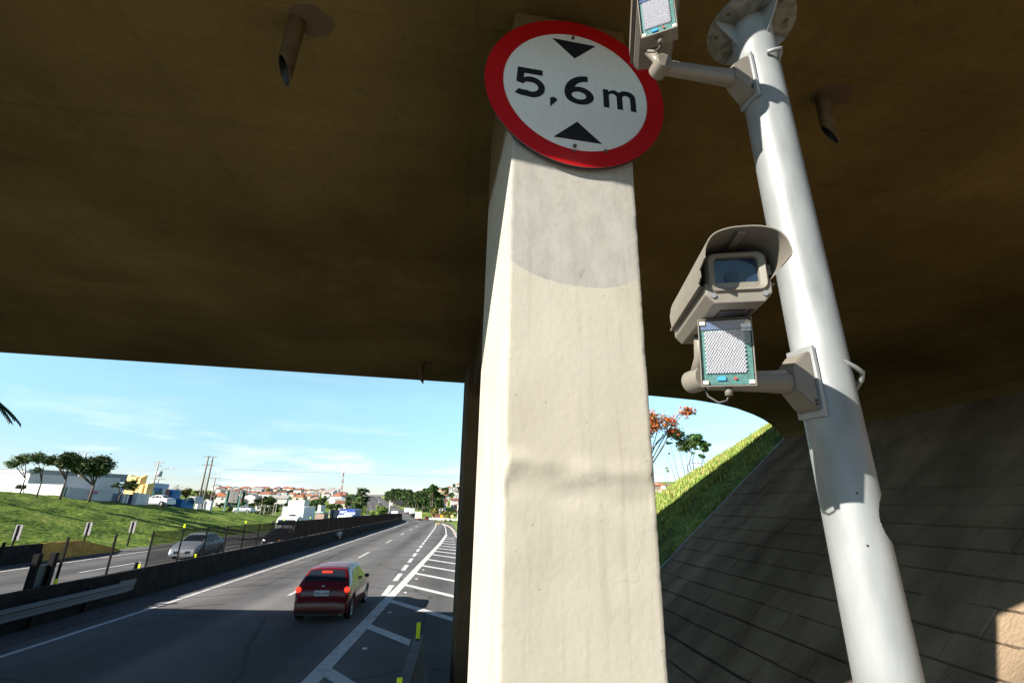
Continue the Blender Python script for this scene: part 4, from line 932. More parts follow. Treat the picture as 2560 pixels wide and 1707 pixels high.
#PART2
# ------------------------------------------------------------ vehicles
def carpaint(name, col, metal=.0): return mat(name, col, .35, metal, coat=.35, spec=.35)
def car(name, label, cat, loc, rz, paint, ztop, L_, W_, belt, wheels, front_glass, rear_glass, side, lights, plate=None, group=None, R_=.29, tail_lit=False, detail=True):
    r = thing(name, label, cat, loc, rz, group)
    def zt(y): return lerp_tab(ztop, y)
    def hw(y):
        k = abs(y)/(L_/2); return W_/2*(1-.02*k**2-.10*max(0, (k-.80)/.20)**2)
    AR = R_+.045
    def zb(y):
        z = .19+.05*max(0, (abs(y)/(L_/2)-.85)/.15)
        for w in wheels:
            d = abs(y-w)
            if d < AR: z = max(z, R_+sqrt(AR*AR-d*d)*1.0)
        return z
    def ring(y):
        w = hw(y); t_ = zt(y); b = zb(y); bl = min(belt+.04*y/L_, t_-.035); cab = max(0, t_-bl-.05)
        zm = max(b+.02, min(.56, bl-.03)); zs = max(zm+.01, bl-.12)
        wr = w*.93-cab*.36
        cr = .02 if cab > .1 else .012
        return [(w*.80, b), (w*.965, b+.005), (w*1.0, zm), (w*.985, zs), (w*.945, bl), (wr+.03*(cab < .1)*0, t_-.05*(min(1, cab*4))-.012), (wr*.90, t_-.012), (wr*.55, t_+cr*.6), (0, t_+cr)]
    ys = sorted(set([round(-L_/2+L_*i/44, 3) for i in range(45)]+[round(a, 3) for a, _ in ztop]+[round(w+s_*AR*k, 3) for w in wheels for s_ in (-1, 1) for k in (.999, .97, .85, .6, .3)]))
    ys = [y for y in ys if abs(y) <= L_/2+1e-6]
    m = MB(); rows = []
    for y in ys:
        q = ring(y); rows.append([(x, y, z) for x, z in q]+[(-x, y, z) for x, z in q[::-1][1:]])
    m.grid(rows, 0, True); m.poly(rows[0], 0); m.poly(rows[-1][::-1], 0)
    body = m.build('body', paint, r)
    # dark liner closing the underside and wheel wells
    m = MB(); m.box((0, 0, .42), (W_*.74, L_*.90, .40)); m.build('underbody', M_dark, r)
    def patch(name, ya, yb, s0, s1, mt, both=True, off=.006, n=8, par=r, shape=None):
        """panel lying on the body skin between ring positions s0..s1"""
        def pt(y, s_, sg):
            q = ring(y); i = min(int(s_), len(q)-2); f = s_-i
            x = q[i][0]+(q[i+1][0]-q[i][0])*f; z = q[i][1]+(q[i+1][1]-q[i][1])*f
            return Vector((sg*x, y, z))
        for sg in ((1, -1) if both else (1,)):
            m = MB(); rows = []
            for i in range(n+1):
                y = ya+(yb-ya)*i/n; rr_ = []
                a, b_ = s0, s1
                if shape: a, b_ = shape(i/n, s0, s1)
                for j in range(5):
                    s_ = a+(b_-a)*j/4; p = pt(y, s_, sg)
                    e_ = .02; dn = (pt(y+e_, s_, sg)-pt(y-e_, s_, sg)).cross(pt(y, min(s_+.1, 7.99), sg)-pt(y, max(s_-.1, 0), sg))
                    if dn.length > 0: dn.normalize()
                    c_ = p-Vector((0, y, .6))
                    if dn.dot(c_) < 0: dn = -dn
                    rr_.append(p+dn*off)
                rows.append(rr_)
            m.grid(rows, smooth=True); m.build(name, mt, par)
    def span(name, ya, yb, s0, mt, off=.007, n=6):
        m = MB(); rows = []
        for i in range(n+1):
            y = ya+(yb-ya)*i/n; q = ring(y); pts = q[int(s0):]
            sl = (zt(y+.02)-zt(y-.02))/.04; nn = Vector((0, -sl, 1)).normalized()*off
            hx = [(x*(.93), z) for x, z in pts]
            row_ = [Vector((x, y, z))+nn for x, z in hx]; row_ += [Vector((-p.x, p.y, p.z)) for p in row_[::-1][1:]]
            rows.append(row_)
        m.grid(rows, smooth=True); return m.build(name, mt, r)
    span('windscreen', front_glass[0], front_glass[1], 6, M_cglass)
    span('rear_window', rear_glass[0], rear_glass[1], 6, M_cglass)
    for (ya, yb, sh) in side:
        def shp(t_, a, b_, sh=sh):
            if sh == 'f': return a, a+(b_-a)*min(1, .08+(1-t_)*1.55)
            if sh == 'r': return a, a+(b_-a)*min(1, .15+t_*2.0)
            return a, b_
        patch('side_window', ya, yb, 4.12, 4.92, M_cglass, shape=shp)
    for w in wheels:
        for sg in (-1, 1):
            m = MB(); x0 = sg*(W_/2-.20); x1 = sg*(W_/2-.015)
            prof = [(x0, R_*.6), (x0, R_*.97), (x0+(x1-x0)*.12, R_), (x0+(x1-x0)*.85, R_), (x1, R_*.95), (x1, R_*.66)]
            m.grid([[(x, rr*cos(2*pi*k/22), rr*sin(2*pi*k/22)) for k in range(22)] for x, rr in prof], smooth=True, closed=True)
            wl = m.build('wheel', M_tyre, r); wl.location = (0, w, R_)
            m = MB(); m.grid([[(x1-sg*dx, rr*cos(2*pi*k/22), rr*sin(2*pi*k/22)) for k in range(22)] for dx, rr in ((.0, R_*.67), (.02, R_*.60), (.018, R_*.2), (.008, .001))], closed=True)
            for k in range(5):
                a = 2*pi*k/5; m.poly([(x1-sg*.012, R_*.25*cos(a+.25), R_*.25*sin(a+.25)), (x1-sg*.012, R_*.56*cos(a+.25), R_*.56*sin(a+.25)), (x1-sg*.012, R_*.56*cos(a+.9), R_*.56*sin(a+.9)), (x1-sg*.012, R_*.25*cos(a+.9), R_*.25*sin(a+.9))], 1)
            m.build('rim', [M_rim, M_dark], wl)
    ymax = L_/2
    if detail:
        for sg in (-1, 1):
            m = MB(); m.ball((sg*(W_/2+.07), front_glass[0]-.08, belt+.06), .085, 10, 0, (.95, .5, .72)); m.build('mirror', M_dark if name != 'silver_sedan' else paint, r)
        patch('door_handle', .0-.25, -.08, 3.25, 3.45, M_dark, off=.012, n=2)
    for (nm, ya, yb, s0, s1, mt, off) in lights: patch(nm, ya, yb, s0, s1, mt, off=off, n=4)
    return r
M_taill = mat('tail_lamp_lit', (.75, .02, .01), .25, emis=((1, .03, .01), 1.1), coat=.6)
M_tail = mat('tail_lamp', (.35, .01, .01), .2, coat=.6)
M_headl = mat('head_lamp', (.65, .68, .72), .12, .2, coat=.8)
M_amber = mat('amber_lamp', (.75, .25, .02), .2, emis=((1, .3, .02), .6))
M_redp = carpaint('red_paint', (.12, .002, .006))
M_silver = carpaint('silver_paint', (.34, .38, .44), .35)
M_blackp = carpaint('black_paint', (.008, .009, .014))
HATCH = [(-1.90, .36), (-1.895, .46), (-1.87, .60), (-1.83, .64), (-1.80, .80), (-1.77, .93), (-1.70, 1.02), (-1.62, 1.12), (-1.42, 1.33), (-1.30, 1.385), (-1.05, 1.415), (-.4, 1.435), (.1, 1.425), (.35, 1.38), (.55, 1.29), (.95, 1.03), (1.15, .95), (1.45, .87), (1.70, .76), (1.82, .66), (1.88, .52), (1.90, .34)]
rc = car('red_hatchback', 'dark red hatchback with lit brake lights driving away ahead', 'car', (-3.62, 18.15, zr(18)+.01), radians(-1), M_redp, HATCH, 3.8, 1.66, .93, (-1.27, 1.17), (.44, .98), (-1.66, -1.38), [(-.30, .80, 'f'), (-1.18, -.40, 'r')],
    [('head_lamp', 1.5, 1.82, 3.4, 4.6, M_headl, .008)])
m = MB(); m.box((0, -1.50, 1.318), (.30, .03, .035), Matrix.Rotation(radians(45), 3, 'X')); m.build('brake_light', M_taill, rc)
m = MB(); m.box((0, -1.86, .785), (.44, .02, .15)); pl = m.build('number_plate', mat('plate_white', (.55, .60, .68), .4), rc)
tx = text_mesh('lettering', 'FAA-4194', .100, mat('plate_ink', (.02, .03, .08), .5), pl, .002); tx.matrix_local = Matrix(((1, 0, 0, 0), (0, 0, -1, -1.872), (0, 1, 0, .772), (0, 0, 0, 1)))
for sg in (-1, 1):
    m = MB(); m.ball((sg*.71, -1.79, .87), .082, 12, 0, (1.0, .55, .95)); m.build('tail_lamp', M_taill, rc)
    m = MB(); m.ball((sg*.70, -1.83, .74), .08, 10, 0, (1.0, .4, .6)); m.build('reversing_lamp', M_tail, rc)
m = MB(); m.box((0, -1.87, .27), (1.34, .06, .12)); m.build('bumper_underside', M_dark, rc)
m = MB(); m.ball((0, -1.775, .96), .05, 12, 0, (1.2, .25, .55)); m.build('badge', M_rim, rc)
m = MB(); m.tube([(.62, -1.905, .24), (.62, -1.95, .23)], .022, 10); m.build('exhaust', M_rim, rc)
m = MB(); m.tube([(-.02, .20, 1.44), (-.02, .02, 1.60)], .004, 5); m.build('aerial', M_dark, rc)
SEDAN = [(-2.10, .40), (-2.09, .60), (-2.06, .86), (-1.98, .99), (-1.75, 1.03), (-1.45, 1.06), (-1.28, 1.12), (-.95, 1.33), (-.70, 1.42), (-.2, 1.455), (.2, 1.44), (.42, 1.38), (.62, 1.27), (1.05, 1.02), (1.2, .95), (1.5, .87), (1.8, .78), (1.98, .66), (2.07, .50), (2.10, .36)]
def sedan(label, loc, rz, paint, name='silver_sedan'):
    t = car(name, label, 'car', loc, rz, paint, SEDAN, 4.2, 1.68, .93, (-1.25, 1.25), (.48, 1.06), (-1.28, -.92), [(-.62, -.02, ''), (.04, .82, 'f'), (-1.10, -.68, 'r')],
        [('tail_lamp', -2.06, -1.92, 3.4, 4.6, M_tail, .008), ('head_lamp', 1.55, 1.98, 3.35, 4.7, M_headl, .010)], R_=.30)
    m = MB(); m.box((0, 2.085, .44), (.95, .04, .16)); m.build('grille', M_dark, t)
    m = MB(); m.box((0, 2.11, .46), (.40, .02, .12)); m.build('number_plate', mat('plate_grey2', (.45, .46, .48), .4), t)
    return t
sedan('silver sedan oncoming behind the median fence, leftmost car on the road', (-16.35, 36.1, zr(36)+.01), radians(180), M_silver)
bc = sedan('black car behind the dark fence with one amber lamp lit', (-13.95, 44.6, zr(44)+.01), radians(180), M_blackp, 'black_car')
m = MB(); m.ball((-.60, 2.0, .66), .10, 8, 0, (1.2, .5, .5)); m.build('indicator', M_amber, bc)
m = MB(); m.ball((.60, 2.0, .66), .10, 8, 0, (1.2, .5, .6)); m.build('headlight', mat('lit_headlight', (.9, .9, .9), .2, emis=((1, .95, .9), 2.5)), bc)

def truck(name, label, loc, rz, w, h, lbox, boxm, cabm=None, cat='truck', cabh=2.2, group=None, text=None, sidem=None, rear=False, gap=.1):
    r = thing(name, label, cat, loc, rz, group); cabm = cabm or M_white; s_ = .85
    m = MB(); m.box((0, -lbox/2-.3, s_+(h-s_)/2), (w, lbox, h-s_)); b = m.build('cargo_box', boxm, r, bevel=.03)
    m = MB()
    for x in (-w/2-.004, w/2+.004):
        for z in (s_+.06, h-.06): m.box((x, -lbox/2-.3, z), (.02, lbox, .08))
    if rear: m.box((0, -lbox-.31, s_+(h-s_)/2), (.04, .02, h-s_-.1))
    m.build('edge_trim', mat('trim_alu', (.55, .57, .62), .4, .3), b)
    cw = w*.92/2; y0, y1 = -.22, 1.55
    pr_ = [(y0, .45), (y0, cabh), (y0+.35, cabh+.06), (y0+1.05, cabh), (y1-.28, cabh-.22), (y1-.02, 1.42), (y1+.04, 1.25), (y1+.05, .45)]
    m = MB(); m.grid([[(x*k, a, b_) for a, b_ in pr_] for x, k in ((-cw, .97), (-cw*.96, 1), (cw*.96, 1), (cw, .97))]); m.poly([(-cw*.97, a, b_) for a, b_ in pr_][::-1]); m.poly([(cw*.97, a, b_) for a, b_ in pr_]); m.box((0, y0, 1.1), (cw*1.8, .02, 1.2))
    cb_ = m.build('cab', cabm, r, bevel=.04)
    m = MB(); o_ = .035; m.poly([(-cw*.86, y1-.00+o_, 1.46), (cw*.86, y1-.00+o_, 1.46), (cw*.82, y1-.255+o_, cabh-.26), (-cw*.82, y1-.255+o_, cabh-.26)]); m.build('windscreen', M_cglass, r)
    m = MB()
    for x in (-cw*1.0-.008, cw*1.0+.008): m.poly([(x, y1-.75, 1.42), (x, y1-.15, 1.42), (x, y1-.38, cabh-.22), (x, y1-.75, cabh-.22)])
    m.build('side_window', M_cglass, r)
    m = MB(); m.box((0, y1+.06, .62), (w*.95, .12, .30)); m.build('bumper', mat('bumper_grey', (.30, .30, .32), .6), r, bevel=.02)
    m = MB(); m.box((0, y1+.055, 1.05), (w*.55, .03, .22)); m.build('grille', M_dark, r)
    for x in (-1, 1):
        m = MB(); m.box((x*cw*.78, y1+.07, .80), (.26, .05, .16)); m.build('headlight', M_headl, r)
        m = MB(); m.tube([(x*cw, y1-.25, cabh-.3), (x*(cw+.22), y1-.12, cabh-.35)], .015, 5); m.box((x*(cw+.24), y1-.12, cabh-.55), (.17, .06, .40)); m.build('mirror', M_dark, r)
    for wy in (.95, -lbox*.68, ):
        for x in (-1, 1):
            m = MB(); m.grid([[(x*(w/2-dx), rr*cos(2*pi*k/16), rr*sin(2*pi*k/16)) for k in range(16)] for dx, rr in ((.38, .3), (.38, .46), (.08, .46), (.05, .42), (.05, .26), (.09, .24), (.09, .01))], closed=True, smooth=True)
            o = m.build('wheel', M_tyre, r); o.location = (0, wy, .46)
    m = MB(); m.box((0, -lbox/2, .72), (.8, lbox+2, .22)); m.build('chassis', M_dark, r)
    if rear:
        m = MB(); m.box((0, -lbox-.38, .62), (w*.95, .12, .3)); m.build('rear_bumper', mat('rear_red', (.30, .05, .05), .6), r)
    if text:
        for (tt_, sx_, zz_, sz_) in text:
            o = text_mesh('lettering', tt_, sz_, mat('letter_white', (.85, .87, .9), .5), b, .012, shear=.15); o.matrix_local = Matrix(((-1, 0, 0, sx_), (0, 0, 1, -.285), (0, 1, 0, zz_), (0, 0, 0, 1)))
    return r
M_boxw = mat('box_white', (.66, .68, .74), .5, nscale=1, namt=.05)
tw = truck('box_truck', 'white box truck oncoming behind the fence, large pale cargo box', (-16.5, 55.2, zr(55)), radians(180), 2.18, 3.2, 4.5, M_boxw)
m = MB(); m.box((.0, -.12, 2.36), (.62, .22, .13)); m.build('roof_vent', M_dark, tw)
truck('blue_truck', 'white cab truck with a blue cargo box lettered in white behind the fence', (-16.6, 84, zr(84)), radians(180), 2.5, 2.95, 5.5, mat('box_blue', (.035, .07, .32), .5), cabh=2.0, text=[('MKR', .62, 2.45, .55), ('CARGO', -.42, 2.28, .50)])
def van(name, label, loc, rz, col, group=None, cat='van'):
    r = thing(name, label, cat, loc, rz, group)
    pr_ = [(-2.2, .35), (-2.22, 1.2), (-2.1, 1.85), (-1.8, 1.95), (.9, 1.95), (1.2, 1.85), (1.75, 1.2), (2.3, 1.0), (2.4, .6), (2.4, .35)]
    m = MB(); m.grid([[(x, a, b_ if b_ < 1.3 else b_-dz) for a, b_ in pr_] for x, dz in ((-.9, .08), (-.8, 0), (.8, 0), (.9, .08))]); m.poly([(-.9, a, b_ if b_ < 1.3 else b_-.08) for a, b_ in pr_]); m.poly([(.9, a, b_ if b_ < 1.3 else b_-.08) for a, b_ in pr_][::-1]); m.build('body', col, r, bevel=.05)
    m = MB(); m.poly([(-.72, 1.77, 1.25), (.72, 1.77, 1.25), (.68, 1.27, 1.82), (-.68, 1.27, 1.82)]); m.build('windscreen', M_cglass, r)
    m = MB()
    for x in (-.91, .91): m.poly([(x, -1.9, 1.2), (x, 1.4, 1.2), (x, 1.05, 1.7), (x, -1.9, 1.7)])
    m.build('side_window', M_cglass, r)
    for wy in (-1.4, 1.5):
        for x in (-.82, .82):
            m = MB(); m.cyl((x-.1, 0, 0), (x+.1, 0, 0), .33, 14); o = m.build('wheel', M_tyre, r); o.location = (0, wy, .33)
    return r
van('white_van', 'white van roof showing above the dark fence behind the blue truck', (cc(88)-14.2, 91, zr(91)), radians(180), M_white)
def ontrk(px, Y): p = P(px, 1280, Y); return (p.x, Y, zr(Y))
truck('far_truck', 'white truck oncoming in the dip where the fence ends', (cc(198)-14.0, 198, zr(198)), radians(186), 2.5, 3.3, 7, M_boxw)
truck('tan_truck', 'cream box truck driving away in the dip ahead', (ontrk(1045, 206)[0], 208, zr(208)), radians(6), 2.4, 3.3, 6, mat('box_cream', (.72, .66, .55), .6), rear=True, text=None)
p = ontrk(1062, 222)
car('small_red_car', 'tiny red car far ahead right of the cream truck', 'car', (p[0]+1.0, 222, zr(222)+.02), radians(8), M_redp, HATCH, 3.8, 1.66, .93, (-1.27, 1.17), (.44, .98), (-1.66, -1.38), [(-.62, -.02, '')], [], detail=False)
truck('far_box_truck', 'left one of two white trucks far down the carriageway', (ontrk(1016, 316)[0], 316, zr(316)), radians(10), 2.5, 3.5, 6, M_boxw, rear=True)
truck('far_box_truck', 'right one of two white trucks far down the carriageway', (ontrk(1028.5, 300)[0], 300, zr(300)), radians(9), 2.5, 3.8, 6, M_white, rear=True)
vn = van('dark_van', 'dark van close behind the two far white trucks', (ontrk(1033, 262)[0], 262, zr(262)), radians(8), M_blackp)
for k, (px, Y, lb) in enumerate(((960, 420, 'pale truck highest on the far carriageway'), (945, 560, 'white car beyond the pale far truck'), (982, 300, 'white car oncoming beside the thin white mast'))):
    if k == 0: truck('far_truck', lb, (ontrk(px+15, Y)[0], Y, zr(Y)), radians(10), 2.5, 3.5, 6, M_white, rear=True)
    else: van('far_van', lb, (ontrk(px, Y)[0], Y, zr(Y)), radians(180+9), M_white)
# parked vehicles on the verge road
def onland(px, Y, dx=0): p = P(px, 1250, Y); return (p.x+dx, Y, gz(p.x+dx, Y))
q = onland(397, 76); sedan('white car parked before the blue shop on the left plateau', (q[0], q[1], q[2]), radians(75), mat('white_car_paint', (.6, .62, .65), .3, coat=.6), 'parked_car')
q = onland(615, 112); sedan('silver car parked beside the blank billboard on the lawn edge', (q[0], q[1], q[2]), radians(80), M_silver, 'parked_car')

# ------------------------------------------------------------ trees
LEAF = {}
def leafmats(k, cols):
    if k not in LEAF: LEAF[k] = [mat('leaf_%s_%s' % (k, 'abc'[i]), c, .7, spec=.25) for i, c in enumerate(cols)]
    return LEAF[k]
leafmats('dark', [(.018, .035, .012), (.035, .065, .018), (.07, .11, .03)])
leafmats('pale', [(.06, .09, .03), (.10, .15, .05), (.16, .21, .08)])
leafmats('bright', [(.07, .12, .02), (.12, .20, .03), (.20, .28, .05)])
leafmats('orange', [(.32, .05, .02), (.44, .13, .035), (.16, .11, .03)])
leafmats('olive', [(.09, .10, .02), (.16, .16, .03), (.22, .18, .05)])
leafmats('pine', [(.02, .05, .015), (.04, .09, .02), (.07, .13, .03)])
def crown_mesh(els, n, ls, seed, per=22, spread=.13, flat=.7, hollow=.35):
    rnd = random.Random(seed); m = MB(); vol = sum(e[1][0]*e[1][1]*e[1][2] for e in els); ncl = max(4, n//per)
    for e in els:
        c, rr = Vector(e[0]), e[1]; k = max(1, int(ncl*rr[0]*rr[1]*rr[2]/vol))
        for _ in range(k):
            while True:
                v = Vector((rnd.uniform(-1, 1), rnd.uniform(-1, 1), rnd.uniform(-1, 1)))
                if hollow < v.length < 1: break
            v *= .80+.3*noise.noise(v*2.3+Vector((seed, 0, 0)))
            cl = c+Vector((v.x*rr[0], v.y*rr[1], v.z*rr[2])); sp = spread*(rr[0]+rr[1]+rr[2])/3*rnd.uniform(.6, 1.3); mi = rnd.choice((0, 1, 1, 2))
            for _ in range(per):
                p = cl+Vector((rnd.gauss(0, sp), rnd.gauss(0, sp), rnd.gauss(0, sp*flat)))
                a = Vector((rnd.gauss(0, 1), rnd.gauss(0, 1), rnd.gauss(0, .6))).normalized(); b_ = a.cross(Vector((rnd.gauss(0, 1), rnd.gauss(0, 1), rnd.gauss(0, 1)))).normalized()
                s_ = ls*rnd.uniform(.5, 1.2); m.poly([p-a*s_, p-b_*s_*.45, p+a*s_, p+b_*s_*.45], mi)
    return m
def tree(name, label, base, H, els, n, ls, kind, seed, trunk=.16, limbs=4, group=None, lean=0, fork=.35, cat='tree', **kw):
    """els: ellipsoids (centre relative to base, radii)"""
    r = thing(name, label, cat, base, 0, group); rnd = random.Random(seed)
    m = MB(); low = min(e[0][2]-e[1][2]*.6 for e in els); low = max(low, H*.2); c0 = Vector(els[0][0])
    kn = Vector((lean*low*.5, 0, low*fork/.35*.6)); m.tube([(0, 0, -.3), tuple(kn*.5), tuple(kn)], [trunk, trunk*.8, trunk*.65], 8)
    for k in range(limbs):
        e = els[k % len(els)]; t_ = Vector(e[0])+Vector((rnd.uniform(-.6, .6)*e[1][0], rnd.uniform(-.6, .6)*e[1][1], rnd.uniform(-.1, .5)*e[1][2]))
        md = kn.lerp(t_, .5)+Vector((rnd.uniform(-.1, .1), rnd.uniform(-.1, .1), .05))*H*.6
        m.tube([tuple(kn-Vector((0, 0, .05))), tuple(md), tuple(t_)], [trunk*.55, trunk*.42, trunk*.18], 6)
    m.build('trunk', M_trunk, r)
    crown_mesh(els, n, ls, seed, **kw).build('crown', LEAF[kind], r)
    return r
def ptree(name, label, pxb, Y, boxes, n, ls, kind, seed, dsc=.9, **kw):
    """crown ellipsoids given by image boxes (x0,x1,y0,y1) at distance Y"""
    b = P(pxb, 1240, Y); bz = gz(b.x, Y); els = []
    for (x0, x1, y0, y1) in boxes:
        a, c_ = P(x0, (y0+y1)/2, Y), P(x1, (y0+y1)/2, Y); t_, l_ = P((x0+x1)/2, y0, Y), P((x0+x1)/2, y1, Y)
        cx = (a.x+c_.x)/2-b.x; rz_ = abs(t_.z-l_.z)/2; rx_ = abs(c_.x-a.x)/2
        els.append(((cx, 0, (t_.z+l_.z)/2-bz), (rx_, rx_*dsc, rz_)))
    H = max(e[0][2]+e[1][2] for e in els)
    return tree(name, label, (b.x, Y, bz), H, els, n, ls, kind, seed, **kw)
ptree('feathery_tree', 'leftmost pale feathery tree above the white wall', 48, 52, [(10, 52, 1148, 1170), (35, 80, 1132, 1162)], 1100, .13, 'pale', 1, trunk=.07, per=14, spread=.22)
ptree('feathery_tree', 'second pale feathery tree with a thin trunk before the white wall', 92, 53, [(72, 118, 1130, 1160), (78, 104, 1165, 1184)], 1000, .13, 'pale', 2, trunk=.08, per=14, spread=.22)
ptree('dark_tree', 'dark tree with forked pale trunk left of the densest one', 152, 56, [(104, 150, 1134, 1168), (136, 204, 1128, 1176)], 4200, .15, 'dark', 3, trunk=.12, limbs=6)
ptree('dark_tree', 'densest dark round tree on the bank crest', 226, 60, [(172, 236, 1142, 1188), (200, 286, 1135, 1197), (170, 205, 1163, 1186)], 8000, .16, 'dark', 4, trunk=.16, limbs=7, per=26)
ptree('small_tree', 'small bushy tree with pale trunk at the gate', 299, 66, [(278, 312, 1206, 1222), (305, 350, 1197, 1230)], 1800, .13, 'dark', 5, trunk=.09, limbs=5)
ptree('shrub', 'dark low shrub against the white wall at far left', 55, 54, [(38, 66, 1211, 1223)], 500, .12, 'dark', 6, trunk=.04, limbs=3, cat='shrub')
ptree('verge_tree', 'small dark tree with thin trunk standing on the lawn left of the white truck', 649, 118, [(632, 662, 1244, 1262), (648, 694, 1238, 1264)], 1500, .28, 'dark', 7, trunk=.12, limbs=5)
ptree('olive_tree', 'yellowish young tree right of the blue panel', 467, 92, [(454, 482, 1219, 1243)], 900, .2, 'olive', 8, trunk=.10)
ptree('bush', 'sunlit yellow green bush beside the far carriageway', 945, 215, [(915, 945, 1274, 1298), (935, 972, 1260, 1292)], 1800, .45, 'bright', 9, trunk=.2, cat='bush', hollow=.1)
ptree('cypress_tree', 'narrow dark conifer left of the far grass slope', 870, 230, [(863, 877, 1232, 1277)], 700, .6, 'dark', 10, trunk=.25, hollow=0)
ptree('hill_tree', 'tall dark tree on the rise left of the far road', 905, 330, [(884, 912, 1222, 1262), (896, 926, 1232, 1262), (888, 924, 1219, 1236)], 1600, .8, 'dark', 12, trunk=.4)
ptree('hill_tree', 'rounded tree below the tall dark one left of the far road', 898, 300, [(882, 916, 1240, 1274)], 1100, .8, 'pale', 13, trunk=.3)
for k, (x0, x1, y0, y1, Y) in enumerate(((662, 684, 1219, 1236, 430), (689, 724, 1221, 1238, 450), (720, 746, 1222, 1236, 460), (648, 664, 1226, 1238, 420), (480, 520, 1222, 1252, 210), (508, 545, 1226, 1254, 220), (600, 640, 1228, 1240, 480), (650, 680, 1252, 1272, 190), (672, 700, 1256, 1276, 185), (575, 600, 1240, 1262, 240), (700, 722, 1254, 1276, 180), (795, 812, 1252, 1266, 260), (775, 800, 1246, 1262, 300), (812, 850, 1258, 1272, 250))):
    ptree('town_tree', ['dark round tree topping the left town skyline', 'broad dark flat tree on the left town skyline', 'low dark tree right of the broad skyline tree', 'small dark tree left of the round skyline tree', 'dark tree behind the twin poles at left', 'dark tree between twin poles and blank billboard', 'low skyline tree right of the blank billboard', 'dark tree behind the small lawn tree', 'dark tree left of the white truck', 'green tree before the town left of the billboard', 'dark tree touching the white truck box', 'green tree above the white truck box', 'green tree among roofs above the white truck', 'dark trees right of the white truck box'][k], (x0+x1)/2, Y, [(x0, x1, y0, y1)], 520, .0022*Y, 'dark' if k % 3 else 'pine', 20+k, trunk=.3, group=None)
rg = random.Random(31)
for k in range(60):
    Y = rg.uniform(170, 420); px = rg.uniform(540, 860)
    if 700 < px < 830 and Y < 220: continue
    p_ = P(px, 1250, Y); z_ = gz(p_.x, Y); yb = 1253-(z_-3.2)/Y*1237*1.05; w_ = rg.uniform(7, 13)*260/Y; h_ = rg.uniform(9, 15)*260/Y
    if p_.x-cc(Y) > -34: continue
    ptree('garden_tree', 'green garden tree among the roofs of the left town', px, Y, [(px-w_, px+w_, yb-h_-5, yb-2)], 300, .0026*Y, 'dark' if k % 2 else 'pine', 200+k, trunk=.25, limbs=3, group='garden trees of the left town')
# far wood on the skyline left (one mass)
m = MB(); rnd = random.Random(5)
for _ in range(2500):
    px = rnd.uniform(470, 640); Y = 620+rnd.uniform(-30, 30); yt = 1224+6*abs((px-590)/60)**1.5+3*noise.noise(Vector((px*.05, 0, 0))); y_ = rnd.uniform(yt, 1256)
    p = P(px, y_, Y); s_ = 3.0; a = Vector((rnd.gauss(0, 1), rnd.gauss(0, 1), rnd.gauss(0, 1))).normalized()*s_; b_ = a.cross(Vector((rnd.gauss(0, 1), rnd.gauss(0, 1), rnd.gauss(0, 1)))).normalized()*s_
    m.poly([p-a, p-b_, p+a, p+b_], rnd.choice((0, 1, 1)))
tag(m.build('far_wood', LEAF['pine']), 'far wooded ridge behind the blank billboard', 'wood', kind='stuff')
# right hand forest, tree by tree
rnd = random.Random(8); fr = []
for k in range(130):
    px = rnd.uniform(968, 1098); Y = lerp_tab([(968, 600), (1000, 480), (1040, 370), (1098, 320)], px)+rnd.uniform(-18, 18)
    top = lerp_tab([(965, 1228), (1000, 1222), (1040, 1228), (1070, 1219), (1085, 1214), (1098, 1232)], px)
    low = lerp_tab([(965, 1246), (990, 1256), (1010, 1262), (1040, 1282), (1098, 1284)], px)
    yt = top-5+(low-top)*rnd.random()**1.5*.8; hgt = rnd.uniform(16, 28); wd = rnd.uniform(14, 24)
    if k == 0: px, Y, yt, hgt, wd = 1078, 400, 1213, 26, 26
    ptree('forest_tree', 'tallest dark crown of the wood right of the far road' if k == 0 else 'dark tree of the dense wood right of the far road', px, Y, [(px-wd/2, px+wd/2, yt, yt+hgt)], 520, 1.1, 'dark' if rnd.random() < .6 else 'pine', 60+k, trunk=.35, limbs=3, group=None if k == 0 else 'trees of the wood right of the far road', hollow=.2)
for k, (px, Y, x0, x1, y0, y1) in enumerate(((1088, 215, 1070, 1104, 1270, 1292), (1110, 210, 1098, 1126, 1274, 1293), (1126, 200, 1116, 1138, 1280, 1296), (1105, 360, 1096, 1114, 1236, 1252), (1130, 420, 1120, 1138, 1228, 1244), (1118, 520, 1110, 1124, 1217, 1228), (1148, 480, 1140, 1160, 1214, 1230))):
    ptree('roadside_bush' if k < 3 else 'garden_tree', ['brownish bush beyond the junction, left one of three', 'brownish bush beyond the junction, middle one of three', 'brownish bush beyond the junction, right one of three', 'tree between houses at the left edge of the right town', 'tree in the middle of the right hillside town', 'dark skyline tree over the right town', 'tree at the pier edge of the right town'][k], px, Y, [(x0, x1, y0, y1)], 450, .0022*Y, 'olive' if k < 3 else 'dark', 130+k, trunk=.2, cat='bush' if k < 3 else 'tree')
for k in range(40):
    Y = rnd.uniform(500, 640); px = rnd.uniform(1000, 1160); p_ = P(px, 1250, Y); z_ = gz(p_.x, Y)
    if p_.x-cc(Y) < 12: continue
    yb = 1257-(z_-3.2)/Y*1237*1.05; h_ = rnd.uniform(6, 11); w_ = rnd.uniform(4, 8)
    ptree('hillside_tree', 'dark tree on the crest of the hillside right of the far road', px, Y, [(px-w_, px+w_, yb-h_-2, yb)], 300, 1.3, 'dark' if k % 2 else 'pine', 300+k, trunk=.3, limbs=2, group='trees on the crest of the right hillside')
